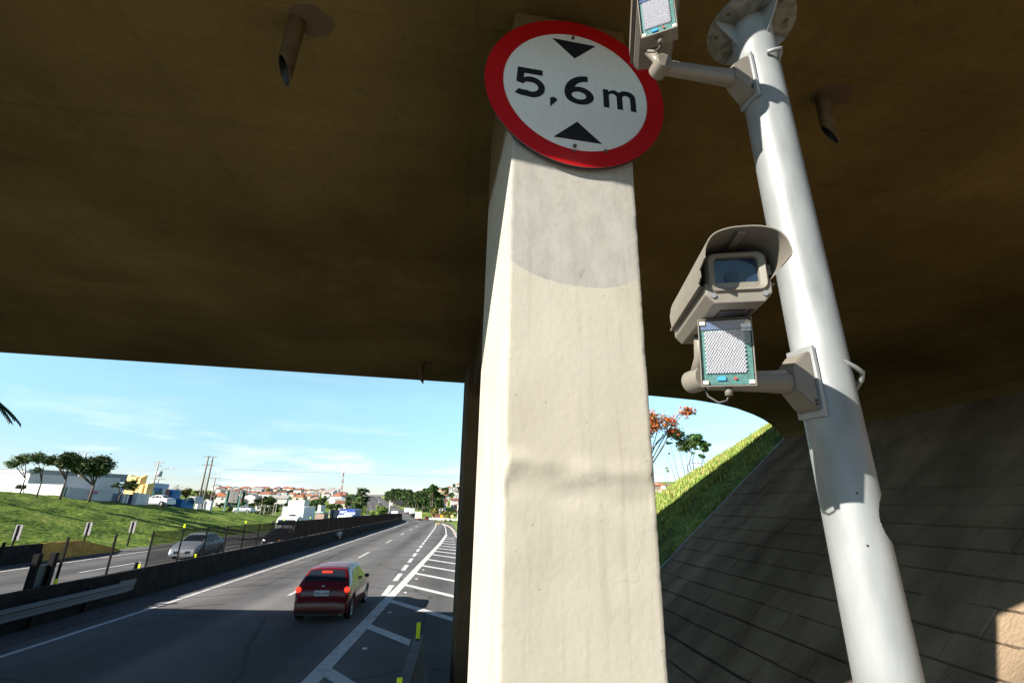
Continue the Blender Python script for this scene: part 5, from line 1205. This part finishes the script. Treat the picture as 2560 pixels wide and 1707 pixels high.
# trees seen between pier and grass slope
ptree('autumn_tree', 'tree with orange autumn leaves just right of the pier', 1598, 30, [(1560, 1668, 1022, 1092), (1650, 1700, 1030, 1078), (1692, 1742, 1012, 1050), (1660, 1705, 1065, 1092)], 4200, .105, 'orange', 40, trunk=.09, limbs=9, per=12, spread=.20, hollow=.1)
t2 = ptree('slender_tree', 'slender tree with thin forked trunks and sparse dark leaves on the slope crest', 1708, 42, [(1665, 1712, 1070, 1100), (1690, 1732, 1092, 1132), (1664, 1682, 1100, 1112), (1664, 1678, 1130, 1138)], 1500, .17, 'dark', 41, trunk=.085, limbs=4, per=12, spread=.22, fork=.14)
ptree('pine_tree', 'pine with tufted crown right of the slender tree', 1743, 56, [(1722, 1756, 1078, 1118), (1745, 1778, 1100, 1130), (1724, 1744, 1105, 1128), (1746, 1762, 1128, 1148), (1724, 1734, 1126, 1142)], 3200, .24, 'pine', 42, trunk=.13, limbs=5, per=26, spread=.12)
ptree('distant_sapling', 'tiny faint tree near the pier edge above the far roofs', 1668, 90, [(1658, 1678, 1166, 1180)], 160, .2, 'pale', 43, trunk=.05, limbs=3)
# bare tree
q = onland(446, 96); t = thing('bare_tree', 'leafless branching tree behind the blue shop', 'tree', q); m = MB(); rnd = random.Random(9)
def br(p, d, l, r_, dep):
    e = p+d*l; m.tube([tuple(p), tuple(e)], [r_, r_*.6], 5, caps=False)
    if dep: 
        for _ in range(3): br(e, (d+Vector((rnd.gauss(0, .5), rnd.gauss(0, .5), rnd.gauss(0, .25)))).normalized(), l*.72, r_*.6, dep-1)
br(Vector((0, 0, 0)), Vector((0, 0, 1)), 1.6, .12, 4); m.build('trunk', M_trunk, t)
# palm whose frond tips enter at the left edge
pc = P(-70, 985, 44); t = thing('palm_tree', 'palm whose frond tips poke in at the left edge', 'palm', (pc.x, 44, gz(pc.x, 44)))
hz_ = pc.z-gz(pc.x, 44); m = MB(); m.tube([(0, 0, -.3), (.1, 0, hz_*.5), (0, 0, hz_)], [.22, .18, .14], 10); m.build('trunk', M_trunk, t)
m = MB(); rnd = random.Random(4)
for k in range(13):
    a = 2*pi*k/13+.12; ln = 3.1+rnd.random()*.5; el = rnd.uniform(-.1, .5); prev = None
    for i in range(23):
        s_ = i/22; x = ln*s_*cos(a); y = ln*s_*sin(a); z = hz_+ln*s_*el-1.5*s_*s_*ln*.4; c_ = Vector((x, y, z)); tg_ = Vector((-sin(a), cos(a), 0))
        if prev is not None:
            m.tube([tuple(prev), tuple(c_)], .02, 4, caps=False)
            for sg in (-1, 1): m.poly([c_-Vector((cos(a)*.05, sin(a)*.05, 0)), c_+Vector((cos(a)*.16, sin(a)*.16, 0)), c_+tg_*sg*.6*(1-s_*.5)+Vector((cos(a)*.25, sin(a)*.25, -.40))])
        prev = c_
m.build('frond', LEAF['dark'], t)

# ------------------------------------------------------------ plateau buildings at left
def wall_px(px0, Y0, px1, Y1, yt0, yt1, depth, name, mt, root, base=None, bevel=0):
    a = P(px0, yt0, Y0); b = P(px1, yt1, Y1); za, zb_ = gz(a.x, Y0)-.5, gz(b.x, Y1)-.5
    if base is not None: za, zb_ = base
    d = Vector((b.x-a.x, Y1-Y0, 0)).normalized(); n = Vector((-d.y, d.x, 0))*depth; o = Vector(root.location)
    A = [Vector((a.x, Y0, za)), Vector((b.x, Y1, zb_)), Vector((b.x, Y1, b.z)), Vector((a.x, Y0, a.z))]
    A = [p-o for p in A]; B_ = [p+n for p in A]
    m = MB(); b0 = 0; m.v = [tuple(p) for p in A+B_]
    for q in ((0, 1, 2, 3), (7, 6, 5, 4), (0, 4, 5, 1), (1, 5, 6, 2), (2, 6, 7, 3), (3, 7, 4, 0)): m.face(q)
    return m.build(name, mt, root)
M_wht = mat('wall_white', (.62, .62, .66), .8, nscale=.8, namt=.05)
M_wsh = mat('wall_white_shaded', (.50, .52, .58), .8, nscale=.8, namt=.08)  # white wall toned darker and bluer, with shade put into the colour
M_roofg = mat('roof_grey', (.22, .24, .27), .7, nscale=1.5, namt=.1)
def lroot(px, Y): p = P(px, 1240, Y); return (p.x, Y, gz(p.x, Y))
t = thing('white_hall', 'bright white flat building at the far left edge', 'building', lroot(30, 62))
wall_px(-60, 68, 76, 61, 1180, 1184, 9, 'wall', M_wht, t); wall_px(-60, 67.9, 76, 60.9, 1178, 1182, .3, 'cornice', M_roofg, t, base=(P(-60, 1181, 67.9).z, P(76, 1185, 60.9).z))
for a in (35, 50, 62):
    wall_px(a, 68, a+11, 68.6, 1176, 1176, 2, 'roof_unit', M_wht, t, base=(P(a, 1184, 68).z,)*2)
t = thing('long_white_wall', 'bright white boundary wall behind the feathery trees', 'wall', lroot(110, 62)); wall_px(67, 60.5, 157, 60.5, 1208, 1211, .2, 'wall', M_wht, t); wall_px(154, 60.2, 161, 60.2, 1210, 1211, .4, 'pillar', M_wht, t)
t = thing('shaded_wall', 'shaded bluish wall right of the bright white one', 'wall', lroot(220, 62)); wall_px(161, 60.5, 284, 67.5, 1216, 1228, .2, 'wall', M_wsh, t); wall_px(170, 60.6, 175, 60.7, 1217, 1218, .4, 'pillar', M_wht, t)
a_ = thing('wall_poster', 'small red and blue sign on the shaded wall beside the densest tree', 'sign', lroot(238, 63)); wall_px(230, 63.6, 245, 64.4, 1227, 1228, .03, 'red_band', mat('sign_pinkred', (.5, .10, .14), .6), a_, base=(P(230, 1231, 63.6).z, P(245, 1232, 64.4).z)); wall_px(230, 63.55, 245, 64.35, 1232, 1233, .03, 'blue_band', mat('sign_blue', (.10, .16, .5), .6), a_, base=(P(230, 1235, 63.6).z, P(245, 1236, 64.4).z))
t = thing('grey_warehouse', 'large grey roofed warehouse behind the wall and trees', 'building', lroot(200, 84)); 
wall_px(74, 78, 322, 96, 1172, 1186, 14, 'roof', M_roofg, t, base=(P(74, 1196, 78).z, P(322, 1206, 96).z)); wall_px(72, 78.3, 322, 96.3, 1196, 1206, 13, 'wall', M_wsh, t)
wall_px(258, 89, 300, 92, 1203, 1206, .3, 'cream_panel', mat('panel_cream', (.62, .58, .54), .8), t); wall_px(135, 80, 215, 86, 1207, 1212, .4, 'canopy', mat('canopy_blue', (.08, .12, .25), .6), t, base=(P(135, 1210, 80).z, P(215, 1215, 86).z)); wall_px(208, 84, 276, 89.5, 1193, 1201, 2.5, 'blue_awning', MATS['canopy_blue'], t, base=(P(208, 1196, 84).z, P(276, 1204, 89.5).z))
t = thing('entrance_gate', 'low grey blue gate with white posts behind the small tree', 'gate', lroot(315, 70)); wall_px(284, 68, 345, 71.5, 1232, 1236, .1, 'panel', mat('gate_blue', (.16, .20, .30), .6), t)
for a in (312, 320, 340): wall_px(a, 68.5+.05*(a-312), a+4, 68.8+.05*(a-312), 1230 if a > 330 else 1235, 1231 if a > 330 else 1236, .3, 'post', M_wht, t)
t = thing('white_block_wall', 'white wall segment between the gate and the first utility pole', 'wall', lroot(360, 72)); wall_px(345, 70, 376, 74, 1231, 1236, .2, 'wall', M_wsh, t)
M_ylw = mat('yellow_render', (.62, .46, .18), .8, nscale=2, namt=.15)
t = thing('yellow_tower_block', 'cluster of yellow ochre jagged slabs above the gate', 'building', lroot(350, 84))
for k, (x0, x1, ya, yb) in enumerate(((328, 342, 1187, 1189), (341, 352, 1193, 1190), (352, 370, 1195, 1186), (358, 374, 1212, 1208), (370, 388, 1209, 1206))):
    wall_px(x0, 82-k*1.2, x1, 82.5-k*1.2, ya, yb, 1.8+k*.4, 'slab', M_ylw, t)
t = thing('blue_shop', 'blue and white shop front with a sloping canopy behind the first utility pole', 'shop', lroot(402, 88)); wall_px(383, 86, 424, 90, 1206, 1210, 6, 'fascia', mat('fascia_lightblue', (.30, .42, .62), .5), t, base=(P(383, 1217, 86).z, P(424, 1222, 90).z)); wall_px(384, 86.3, 416, 89.3, 1217, 1222, 5, 'wall', mat('shop_blue', (.05, .16, .40), .5), t); wall_px(386, 86.0, 407, 87.6, 1227, 1229, .2, 'glazing', mat('shop_glass', (.02, .12, .14), .1), t, base=(P(386, 1241, 86).z, P(407, 1243, 87.6).z)); wall_px(408, 88, 415, 88.6, 1220, 1222, .3, 'pillar', M_wht, t)
tx = text_mesh('lettering', 'LOJA', .01, M_wht, t); bpy.data.objects.remove(tx)
t = thing('brick_block', 'dark brick red block left of the tall blue panel', 'building', lroot(424, 100)); wall_px(413, 98, 434, 101, 1222, 1223, 6, 'wall', mat('brick_dark', (.20, .08, .06), .9), t)
M_blu = mat('panel_blue', (.02, .20, .55), .5)
t = thing('advertising_panel', 'tall bright blue curved panel on the plateau', 'panel', lroot(443, 92)); wall_px(433, 91, 455, 93, 1223, 1224, .5, 'panel', M_blu, t)
t = thing('blue_kiosk', 'low blue kiosk under a white arched roof', 'kiosk', lroot(475, 92)); wall_px(457, 90, 487, 92, 1247, 1249, 2, 'wall', M_blu, t)
m = MB(); p0 = P(466, 1246, 90.5)-Vector(t.location); p1 = P(495, 1262, 91.5)-Vector(t.location); rows = []
for k in range(13):
    a = pi*(1-k/12); x = p0.x+(p1.x-p0.x)*(.5+.5*cos(a)); z = p1.z+(p0.z-p1.z)*(.2+1.0*sin(a)); rows.append([(x, -1.6, z), (x, -1.6, z+.18), (x, 1.5, z+.18), (x, 1.5, z)])
m.grid(rows, closed=True, smooth=True); m.build('arched_roof', M_wht, t)
for k, (x0, x1, y0, lb) in enumerate(((497, 508, 1248, 'grey white block at the foot of the twin poles'), (512, 528, 1252, 'white sack shaped block right of the twin poles'), (529, 534, 1251, 'small white post block beyond the twin poles'))):
    t = thing('concrete_block', lb, 'block', lroot((x0+x1)/2, 96)); wall_px(x0, 96, x1, 96.5, y0, y0+1, 1.2, 'block', M_wsh if k == 0 else M_wht, t)
# poles
def upole(label, pxb, Y, ytop, arms, mt=M_wood, r=.13, name='utility_pole', extra=None, lean=0):
    b = P(pxb, 1250, Y); z0 = gz(b.x, Y); tp = P(pxb+ (1250-ytop)*.2, ytop, Y); h = tp.z-z0
    t = thing(name, label, 'utility pole', (b.x, Y, z0)); m = MB(); m.tube([(0, 0, -.3), (0, 0, h)], [r, r*.65], 10); m.build('shaft', mt, t)
    for (yy, w) in arms:
        zz_ = P(pxb, yy, Y).z-z0; m = MB(); m.box((0, 0, zz_), (w, .09, .10))
        for k in (-.45, -.2, .2, .45): m.cyl((w*k, 0, zz_+.05), (w*k, 0, zz_+.22), .035, 6)
        m.build('crossarm', mt, t)
    return t, h
t, h = upole('utility pole with a transformer drum left of the blue shop', 373, 78, 1152, [(1156, 1.4), (1164, 1.0)], M_pole_c)
m = MB(); z_ = P(385, 1184, 78).z-t.location.z; m.cyl((.5, 0, z_-.4), (.5, 0, z_+.4), .34, 14); m.build('transformer', mat('transformer_grey', (.40, .42, .42), .5), t)
upole('short pole with a crossarm behind the blue shop', 384, 120, 1197, [(1197, 2.6)], r=.14)
H1 = upole('left one of the tall twin poles', 497, 98, 1139, [], M_wood, .20); H2 = upole('right one of the tall twin poles', 509, 99, 1143, [], M_wood, .20)
t = thing('pole_crossbar', 'pair of crossbars joining the tall twin poles', 'crossbar', (H1[0].location.x, 98.4, H1[0].location.z+H1[1]*.5))
for fz_, w in ((.985, 2.4), (.83, 2.2)):
    m = MB(); m.box(((H2[0].location.x-H1[0].location.x)/2+.0, -.25, H1[1]*(fz_-.5)), (w, .12, .12)); m.build('crossbar', M_wood, t)
upole('thinner pole with a wide crossarm right of the twin poles', 527, 118, 1195, [(1195, 2.4)], M_wood, .15)
upole('pole hidden in the dark trees at left', 179, 66, 1130, [(1131, 1.8)], M_pole_c, .13)
for k, (px, py, Y, lb) in enumerate(((431, 1170, 100, 'street lamp head left of the twin poles'), (573, 1197, 130, 'street lamp head right of the twin poles'), (547, 1182, 125, 'slanted lamp arm beside the right twin pole'))):
    hp = P(px, py, Y); bx = hp.x-2.6; t = thing('street_lamp', lb, 'street lamp', (bx, Y, gz(bx, Y))); hh = hp.z-gz(bx, Y)
    m = MB(); m.tube([(0, 0, 0), (0, 0, hh-.9), (.6, 0, hh-.3), (2.5, 0, hh)], [.07, .05, .035, .03], 6); m.build('mast', M_galv, t)
    m = MB(); m.ball((2.6, 0, hh), .38, 10, 0, (1, .4, .28)); m.build('lamp_head', M_white, t)
# billboard seen from behind
t = thing('billboard', 'blank grey billboard back on two green posts', 'billboard', lroot(580, 108)); M_grn = mat('post_green', (.10, .22, .20), .6)
for (pa, ya, Y) in ((563, 1224, 107), (597, 1226, 104)):
    b = P(pa, 1260, Y)-Vector(t.location); z1 = P(pa, ya, Y).z-t.location.z; m = MB(); m.box((b.x, Y-108, (z1-1)/2), (.28, .28, z1+1)); m.build('post', M_grn, t)
    m = MB(); m.box((b.x+.42, Y-107.6, (z1+P(pa, 1256, Y).z-t.location.z)/2), (.5, .1, z1-(P(pa, 1256, Y).z-t.location.z))); m.build('side_board', mat('board_darkgreen', (.02, .07, .07), .6), t)
wall_px(571, 107.4, 598, 105, 1225, 1227, .12, 'panel', mat('ply_grey', (.10, .098, .10), .9, nscale=1.2, namt=.4, stretch=(2, 1, .3)), t, base=(P(571, 1255, 107).z-0*t.location.z, P(598, 1257, 105).z))
# hoarding and shed by the truck
t = thing('grey_hoarding', 'plain grey hoarding between the white and the blue truck', 'hoarding', lroot(845, 125)); wall_px(826, 122, 865, 130, 1273, 1275, .3, 'panel', mat('hoarding_grey', (.16, .16, .18), .8), t)
for a in (834, 858): wall_px(a, 121+(a-826)*.2, a+1.5, 121.3+(a-826)*.2, 1272, 1272, .2, 'post', M_black, t)
t = thing('white_shed', 'flat white shed just above the truck box', 'building', lroot(742, 170)); wall_px(722, 170, 762, 170, 1250, 1249, 6, 'wall', M_wht, t)
t = thing('small_canopy_hut', 'small hut with a turquoise roof right of the white truck', 'hut', lroot(818, 140)); wall_px(808, 139, 824, 141, 1279, 1280, 4, 'roof', mat('roof_turquoise', (.25, .55, .52), .6), t, base=(P(808, 1281, 139).z, P(824, 1282, 141).z)); wall_px(811, 139.5, 822, 141, 1282, 1283, 3, 'wall', mat('hut_brown', (.20, .14, .12), .8), t)
t = thing('white_wall_panel', 'white upright wall directly right of the truck box', 'wall', lroot(808, 150)); wall_px(803, 149, 815, 151, 1262, 1263, 1, 'wall', M_wht, t)
t = thing('verge_fence', 'low rail fence with leaning posts on the lawn left of the white truck', 'fence', lroot(690, 125))
for a in (652, 662, 672, 684, 690, 706):
    p = P(a, 1270, 124)-Vector(t.location); m = MB(); zt_ = P(a, 1262, 124).z-t.location.z; m.box((p.x, -1, zt_/2), (.10, .1, zt_+.6)); m.build('post', M_pole_c, t)
m = MB(); p = P(652, 1263, 124)-Vector(t.location); q = P(706, 1266, 124)-Vector(t.location); m.tube([(p.x, -1, p.z), (q.x, -1, q.z)], .05, 5); m.build('rail', M_pole_c, t)
# radio mast
b = P(853, 1228, 450); z1 = P(862, 1175, 450).z; t = thing('radio_mast', 'red and white lattice radio mast over the left town', 'mast', (b.x, 450, gz(b.x, 450))); hh = z1-t.location.z
M_rd = mat('mast_red', (.45, .06, .05), .6); m = MB(); n = 8
for k in range(n):
    for j in range(3):
        a = 2*pi*j/3; r0, r1 = 1.1*(1-k/n*.7), 1.1*(1-(k+1)/n*.7); m.tube([(r0*cos(a), r0*sin(a), hh*k/n), (r1*cos(a), r1*sin(a), hh*(k+1)/n)], .16, 5, k % 2)
        m.tube([(r0*cos(a), r0*sin(a), hh*k/n), (r1*cos(a+2.09), r1*sin(a+2.09), hh*(k+1)/n)], .09, 4, k % 2)
m.build('lattice', [M_rd, M_white], t); m = MB(); m.cyl((0, 0, hh), (0, 0, hh+4), .12, 6); m.box((0, 0, hh*.93), (2.2, 2.2, .8)); m.build('antenna', M_white, t)
# thin white mast and board by the far road
b = P(972, 1290, 250); t = thing('white_mast', 'thin white mast beside the far oncoming truck', 'pole', (b.x, 250, gz(b.x, 250))); m = MB(); z1 = P(975, 1250, 250).z-t.location.z; m.tube([(0, 0, 0), (0, 0, z1)], [.22, .14], 8); m.build('shaft', M_white, t)
b = P(1003, 1268, 345); t = thing('road_board', 'large dark board seen from behind over the far carriageway', 'road sign', (b.x+3.2, 345, zr(345)))
m = MB(); m.tube([(0, 0, 0), (0, 0, 8)], .25, 8); m.tube([(0, 0, 7.6), (-6.5, 0, 7.6)], .18, 8); m.build('mast', M_black, t); m = MB(); m.box((-4.6, -.3, 5.4), (4.8, .15, 3.4)); m.build('board', mat('board_dark', (.02, .02, .025), .6), t)
m = MB(); 
for i in range(4): m.box((-6.3+i*1.15, -.40, 5.4), (.07, .06, 3.3))
m.build('board_rib', mat('rib_grey', (.12, .12, .13), .6), t)
# far road bridge
b = P(948, 1239, 900); t = thing('far_overpass', 'thin distant overpass crossing the road on the skyline', 'bridge', (b.x, 900, gz(b.x, 900)))
wall_px(912, 900, 984, 890, 1236.5, 1236.5, 9, 'deck', mat('far_concrete', (.12, .12, .13), .9), t, base=(P(912, 1240, 900).z, P(984, 1240, 890).z))
for a in (930, 948, 966): wall_px(a, 902, a+2, 902, 1240, 1240, 3, 'pillar', MATS['far_concrete'], t)
# junction furniture right
t = thing('guard_rail', 'pale guard rail curving round the far junction right of the road', 'guard rail', (0, 150, zr(150)))
m = MB(); rows = []
for k in range(15):
    px = 1070+k*6.5; Y = 205-k*3.2; p = P(px, 1290, Y); zg = max(zr(Y), gz(p.x, Y))-zr(150); rows.append([(p.x, Y-150, zg+.45), (p.x, Y-150, zg+.95)])
m.grid(rows); m.build('rail', M_wht, t)
for k in range(0, 15, 2):
    p = rows[k][0]; m = MB(); m.box((p[0], p[1]+.1, p[2]-.1), (.15, .12, .9)); m.build('post', M_pole_c, t)
for k, (px, Y, col, lb) in enumerate(((1104, 160, (.75, .38, .02), 'orange road sign standing at the far junction'), (1130, 158, (.75, .62, .25), 'yellow round sign right of the orange one at the far junction'))):
    b = P(px, 1290, Y); g = gz(b.x, Y); t = thing('road_sign', lb, 'road sign', (b.x, Y, g)); m = MB(); m.cyl((0, 0, 0), (0, 0, 2.0), .05, 6); m.build('post', M_black, t); m = MB(); m.cyl((0, -.06, 1.7), (0, -.12, 1.7), .5, 14); m.build('plate', mat('sign_col%s' % 'ab'[k], col, .5), t)
b = P(1114, 1298, 155)
M_cl = mat('dark_clothes', (.02, .02, .035), .9); M_skin = mat('skin', (.25, .15, .10), .7)
for k, dx in enumerate((0, .9)):
    t = thing('motorbike', ['dark motorbike parked at the far junction, left one', 'dark motorbike parked at the far junction, right one'][k], 'motorbike', (b.x+dx*1.6, 155, gz(b.x, 155)), .5)
    for y in (-.6, .6): m = MB(); m.grid([[(x, y+r_*cos(2*pi*j/14), .3+r_*sin(2*pi*j/14)) for j in range(14)] for x, r_ in ((-.05, .2), (-.05, .3), (.05, .3), (.05, .2))], closed=True); m.build('wheel', M_tyre, t)
    m = MB(); m.tube([(0, -.6, .55), (0, -.1, .75), (0, .35, .85), (0, .6, .4)], [.10, .16, .13, .05], 8); m.box((0, .4, 1.0), (.6, .06, .05)); m.build('body', M_cl, t)
# yellow kerb nose at the junction
m = MB(); b = P(1094, 1304, 118); m.box((b.x, 118, zr(118)+.08), (1.0, .8, .16)); tag(m.build('painted_kerb_nose', mat('kerb_yellow', (.65, .42, .05), .7)), 'yellow painted kerb nose at the far junction', 'kerb')
# power pole and lamp seen above the grass slope
b = P(1744, 1180, 80); t = thing('utility_pole', 'utility pole with a crossarm under the pine', 'utility pole', (b.x, 80, gz(b.x, 80))); z1 = P(1742, 1150, 80).z-t.location.z
m = MB(); m.tube([(0, 0, 0), (0, 0, z1)], .11, 8); m.build('shaft', M_pole_c, t); m = MB(); zc_ = P(1742, 1157, 80).z-t.location.z; m.box((0, 0, zc_), (2.1, .1, .12)); m.build('crossarm', M_wood, t)
b = P(1700, 1193, 90); t = thing('street_lamp', 'small street lamp arm left of the slender tree', 'street lamp', (b.x+2, 90, gz(b.x, 90))); hh = b.z-t.location.z; m = MB(); m.tube([(0, 0, 0), (0, 0, hh-.5), (-2.2, 0, hh)], [.07, .05, .03], 6); m.build('mast', M_galv, t); m = MB(); m.ball((-2.3, 0, hh), .3, 8, 0, (1, .4, .3)); m.build('lamp_head', M_white, t)
# overhead wire
m = MB(); a = P(560, 1172, 260); b = P(1700, 1214, 260); pts = []
for k in range(25):
    s_ = k/24; p = a.lerp(b, s_); p.z += -2.5*(1-(2*s_-1)**2)*-0.0; pts.append(tuple(p))
m.tube(pts, .035, 4); tag(m.build('overhead_wire', M_black), 'thin overhead wire crossing the sky', 'wire')

# ------------------------------------------------------------ town houses
WALLS = [('white', (.56, .55, .54)), ('cream', (.52, .44, .34)), ('pink', (.46, .30, .24)), ('grey', (.26, .26, .27))]
ROOFS = [('orange tiled', (.34, .12, .06)), ('red brown tiled', (.20, .075, .05)), ('pale grey', (.32, .31, .30))]
PROT = []
def house(wl, rf, w, d, h, hip, two):
    r = thing('house', 'x', 'house'); mw = mat('house_wall_'+wl[0], wl[1], .85, nscale=.3, namt=.12); mrf = mat('house_roof_'+rf[0].replace(' ', '_'), rf[1], .85, nscale=1.2, namt=.22)
    rh = w*.20; m = MB(); m.box((0, 0, h/2-1.5), (w, d, h+3)); 
    if not hip:
        for s_ in (-1, 1): m.poly([(-w/2, s_*(d/2-.01), h), (w/2, s_*(d/2-.01), h), (0, s_*(d/2-.01), h+rh)])
    m.build('wall', mw, r)
    m = MB(); e = .45; th = .14
    if hip:
        A = [(-w/2-e, -d/2-e), (w/2+e, -d/2-e), (w/2+e, d/2+e), (-w/2-e, d/2+e)]; k = (w/2)*.9
        T = [(0, -d/2+k*.9, h+rh), (0, d/2-k*.9, h+rh)]; z = h-.1
        Q = [(x, y, z) for x, y in A]; m.v = Q+T+[(x, y, z-th) for x, y in A]
        for q in ((0, 1, 4), (1, 2, 5, 4), (2, 3, 5), (3, 0, 4, 5), (9, 8, 7, 6), (0, 6, 7, 1), (1, 7, 8, 2), (2, 8, 9, 3), (3, 9, 6, 0)): m.face(q)
    else:
        y0, y1 = -d/2-e, d/2+e; x = w/2+e; zl = h-rh*e/(w/2)
        m.grid([[(-x, y, zl), (0, y, h+rh+.03), (x, y, zl), (x, y, zl-th), (0, y, h+rh-th), (-x, y, zl-th)] for y in (y0, y1)], closed=True)
    rfo = m.build('roof', mrf, r)
    m = MB(); m.cyl((w*.22, d*.1, h), (w*.22, d*.1, h+rh+.9), .35, 8); m.build('water_tank', mat('tank_blue', (.12, .25, .42), .6), rfo)
    mg = mat('house_glass', (.03, .04, .05), .2)
    for (fx, fy, rr) in ((-.28, -1, 0), (.24, -1, 0), (.25, 0, 1), (-.25, 0, 1)):
        for lv in ((1.5, 4.2) if two else (1.5,)):
            m = MB()
            if not rr: m.box((fx*w, -d/2-.02, lv), (1.2, .06, 1.1))
            else: m.box((w/2+.02, fx*d, lv), (.06, 1.2, 1.1))
            m.build('window', mg, r)
    m = MB(); m.box((-.02*w, -d/2-.02, 1.05), (.9, .06, 2.1)); m.build('door', mat('house_door', (.12, .07, .04), .7), r)
    r['desc'] = '%s %s house with %s roof' % (wl[0], 'tall' if two else 'low', rf[0]); return r
rh_ = random.Random(21)
for wi, ri, w, d, h, hip, two in ((0, 0, 8, 10, 3.2, 0, 0), (0, 1, 7.5, 9, 5.8, 1, 1), (1, 0, 9, 9, 3.4, 1, 0), (0, 2, 9, 11, 5.6, 0, 1), (2, 1, 7, 9, 3.2, 0, 0), (3, 0, 8, 8, 3.4, 1, 0), (1, 1, 8, 11, 5.6, 0, 1), (0, 0, 10, 12, 5.8, 1, 1)):
    PROT.append(house(WALLS[wi], ROOFS[ri], w, d, h, hip, two))
used = [False]*len(PROT)
def put_house(k, x, y, z, rz, where, grp):
    if not used[k]:
        t = PROT[k]; used[k] = True; t.location = (x, y, z); t.rotation_euler = (0, 0, rz)
    else: t = dup(PROT[k], (x, y, z), rz)
    sc_ = rh_.uniform(.62, .85); t.scale = (sc_, sc_, sc_)
    t['label'] = PROT[k]['desc']+' '+where; t['group'] = grp
Yr = 235
while Yr < 600:
    px = 536+rh_.uniform(0, 20)
    while px < 866:
        Y = Yr+rh_.uniform(-6, 6); p = P(px, 1250, Y); u = p.x-cc(Y)
        ok = u < -34 and not (715 < px < 770 and Y < 215) and not (860 < px and Y < 320)
        if 700 < px < 832 and Y < 330: ok = False
        if Yr < 270 and px < 690: ok = ok and rh_.random() < .6
        if ok and rh_.random() < .9:
            put_house(rh_.randrange(8), p.x, Y, gz(p.x, Y), rh_.choice((0, pi/2, pi, -pi/2))+rh_.uniform(-.25, .25), 'in the town left of the highway', 'houses of the town left of the highway')
        px += 9.5/Y*1237*rh_.uniform(.9, 1.5)
    Yr += 21+Yr*.03
Yr = 262
while Yr < 640:
    px = (1097 if Yr < 440 else 1030)+rh_.uniform(0, 10)
    while px < 1205:
        Y = Yr+rh_.uniform(-6, 6); p = P(px, 1250, Y); u = p.x-cc(Y)
        if u > 14 and rh_.random() < .88: put_house(rh_.randrange(8), p.x, Y, gz(p.x, Y), rh_.choice((0, pi/2, pi, -pi/2))+rh_.uniform(-.3, .3), 'on the hillside right of the highway', 'houses of the hillside town at right')
        px += 12.5/Y*1237*rh_.uniform(.9, 1.35)
    Yr += 21
for k, (px, Y) in enumerate(((1036, 470), (1046, 480), (1054, 462), (1046, 455))): 
    p = P(px, 1250, Y); put_house((3, 0, 7, 1)[k], p.x, Y, P(px, (1238, 1230, 1232, 1236)[k], Y).z-3, .2*k, 'above the dark wood', 'houses above the wood')
for k in range(16):
    px = 1636+rh_.uniform(0, 60); Y = rh_.uniform(330, 420); p = P(px, 1250, Y); put_house(rh_.randrange(8), p.x, Y, P(px, 1222-rh_.uniform(0, 12), Y).z-3, rh_.uniform(0, 3), 'between pier and grass slope', 'far houses between pier and slope')
for k, t in enumerate(PROT):
    if 'desc' in t: pass
for o in bpy.data.objects:
    if 'desc' in o: del o['desc']
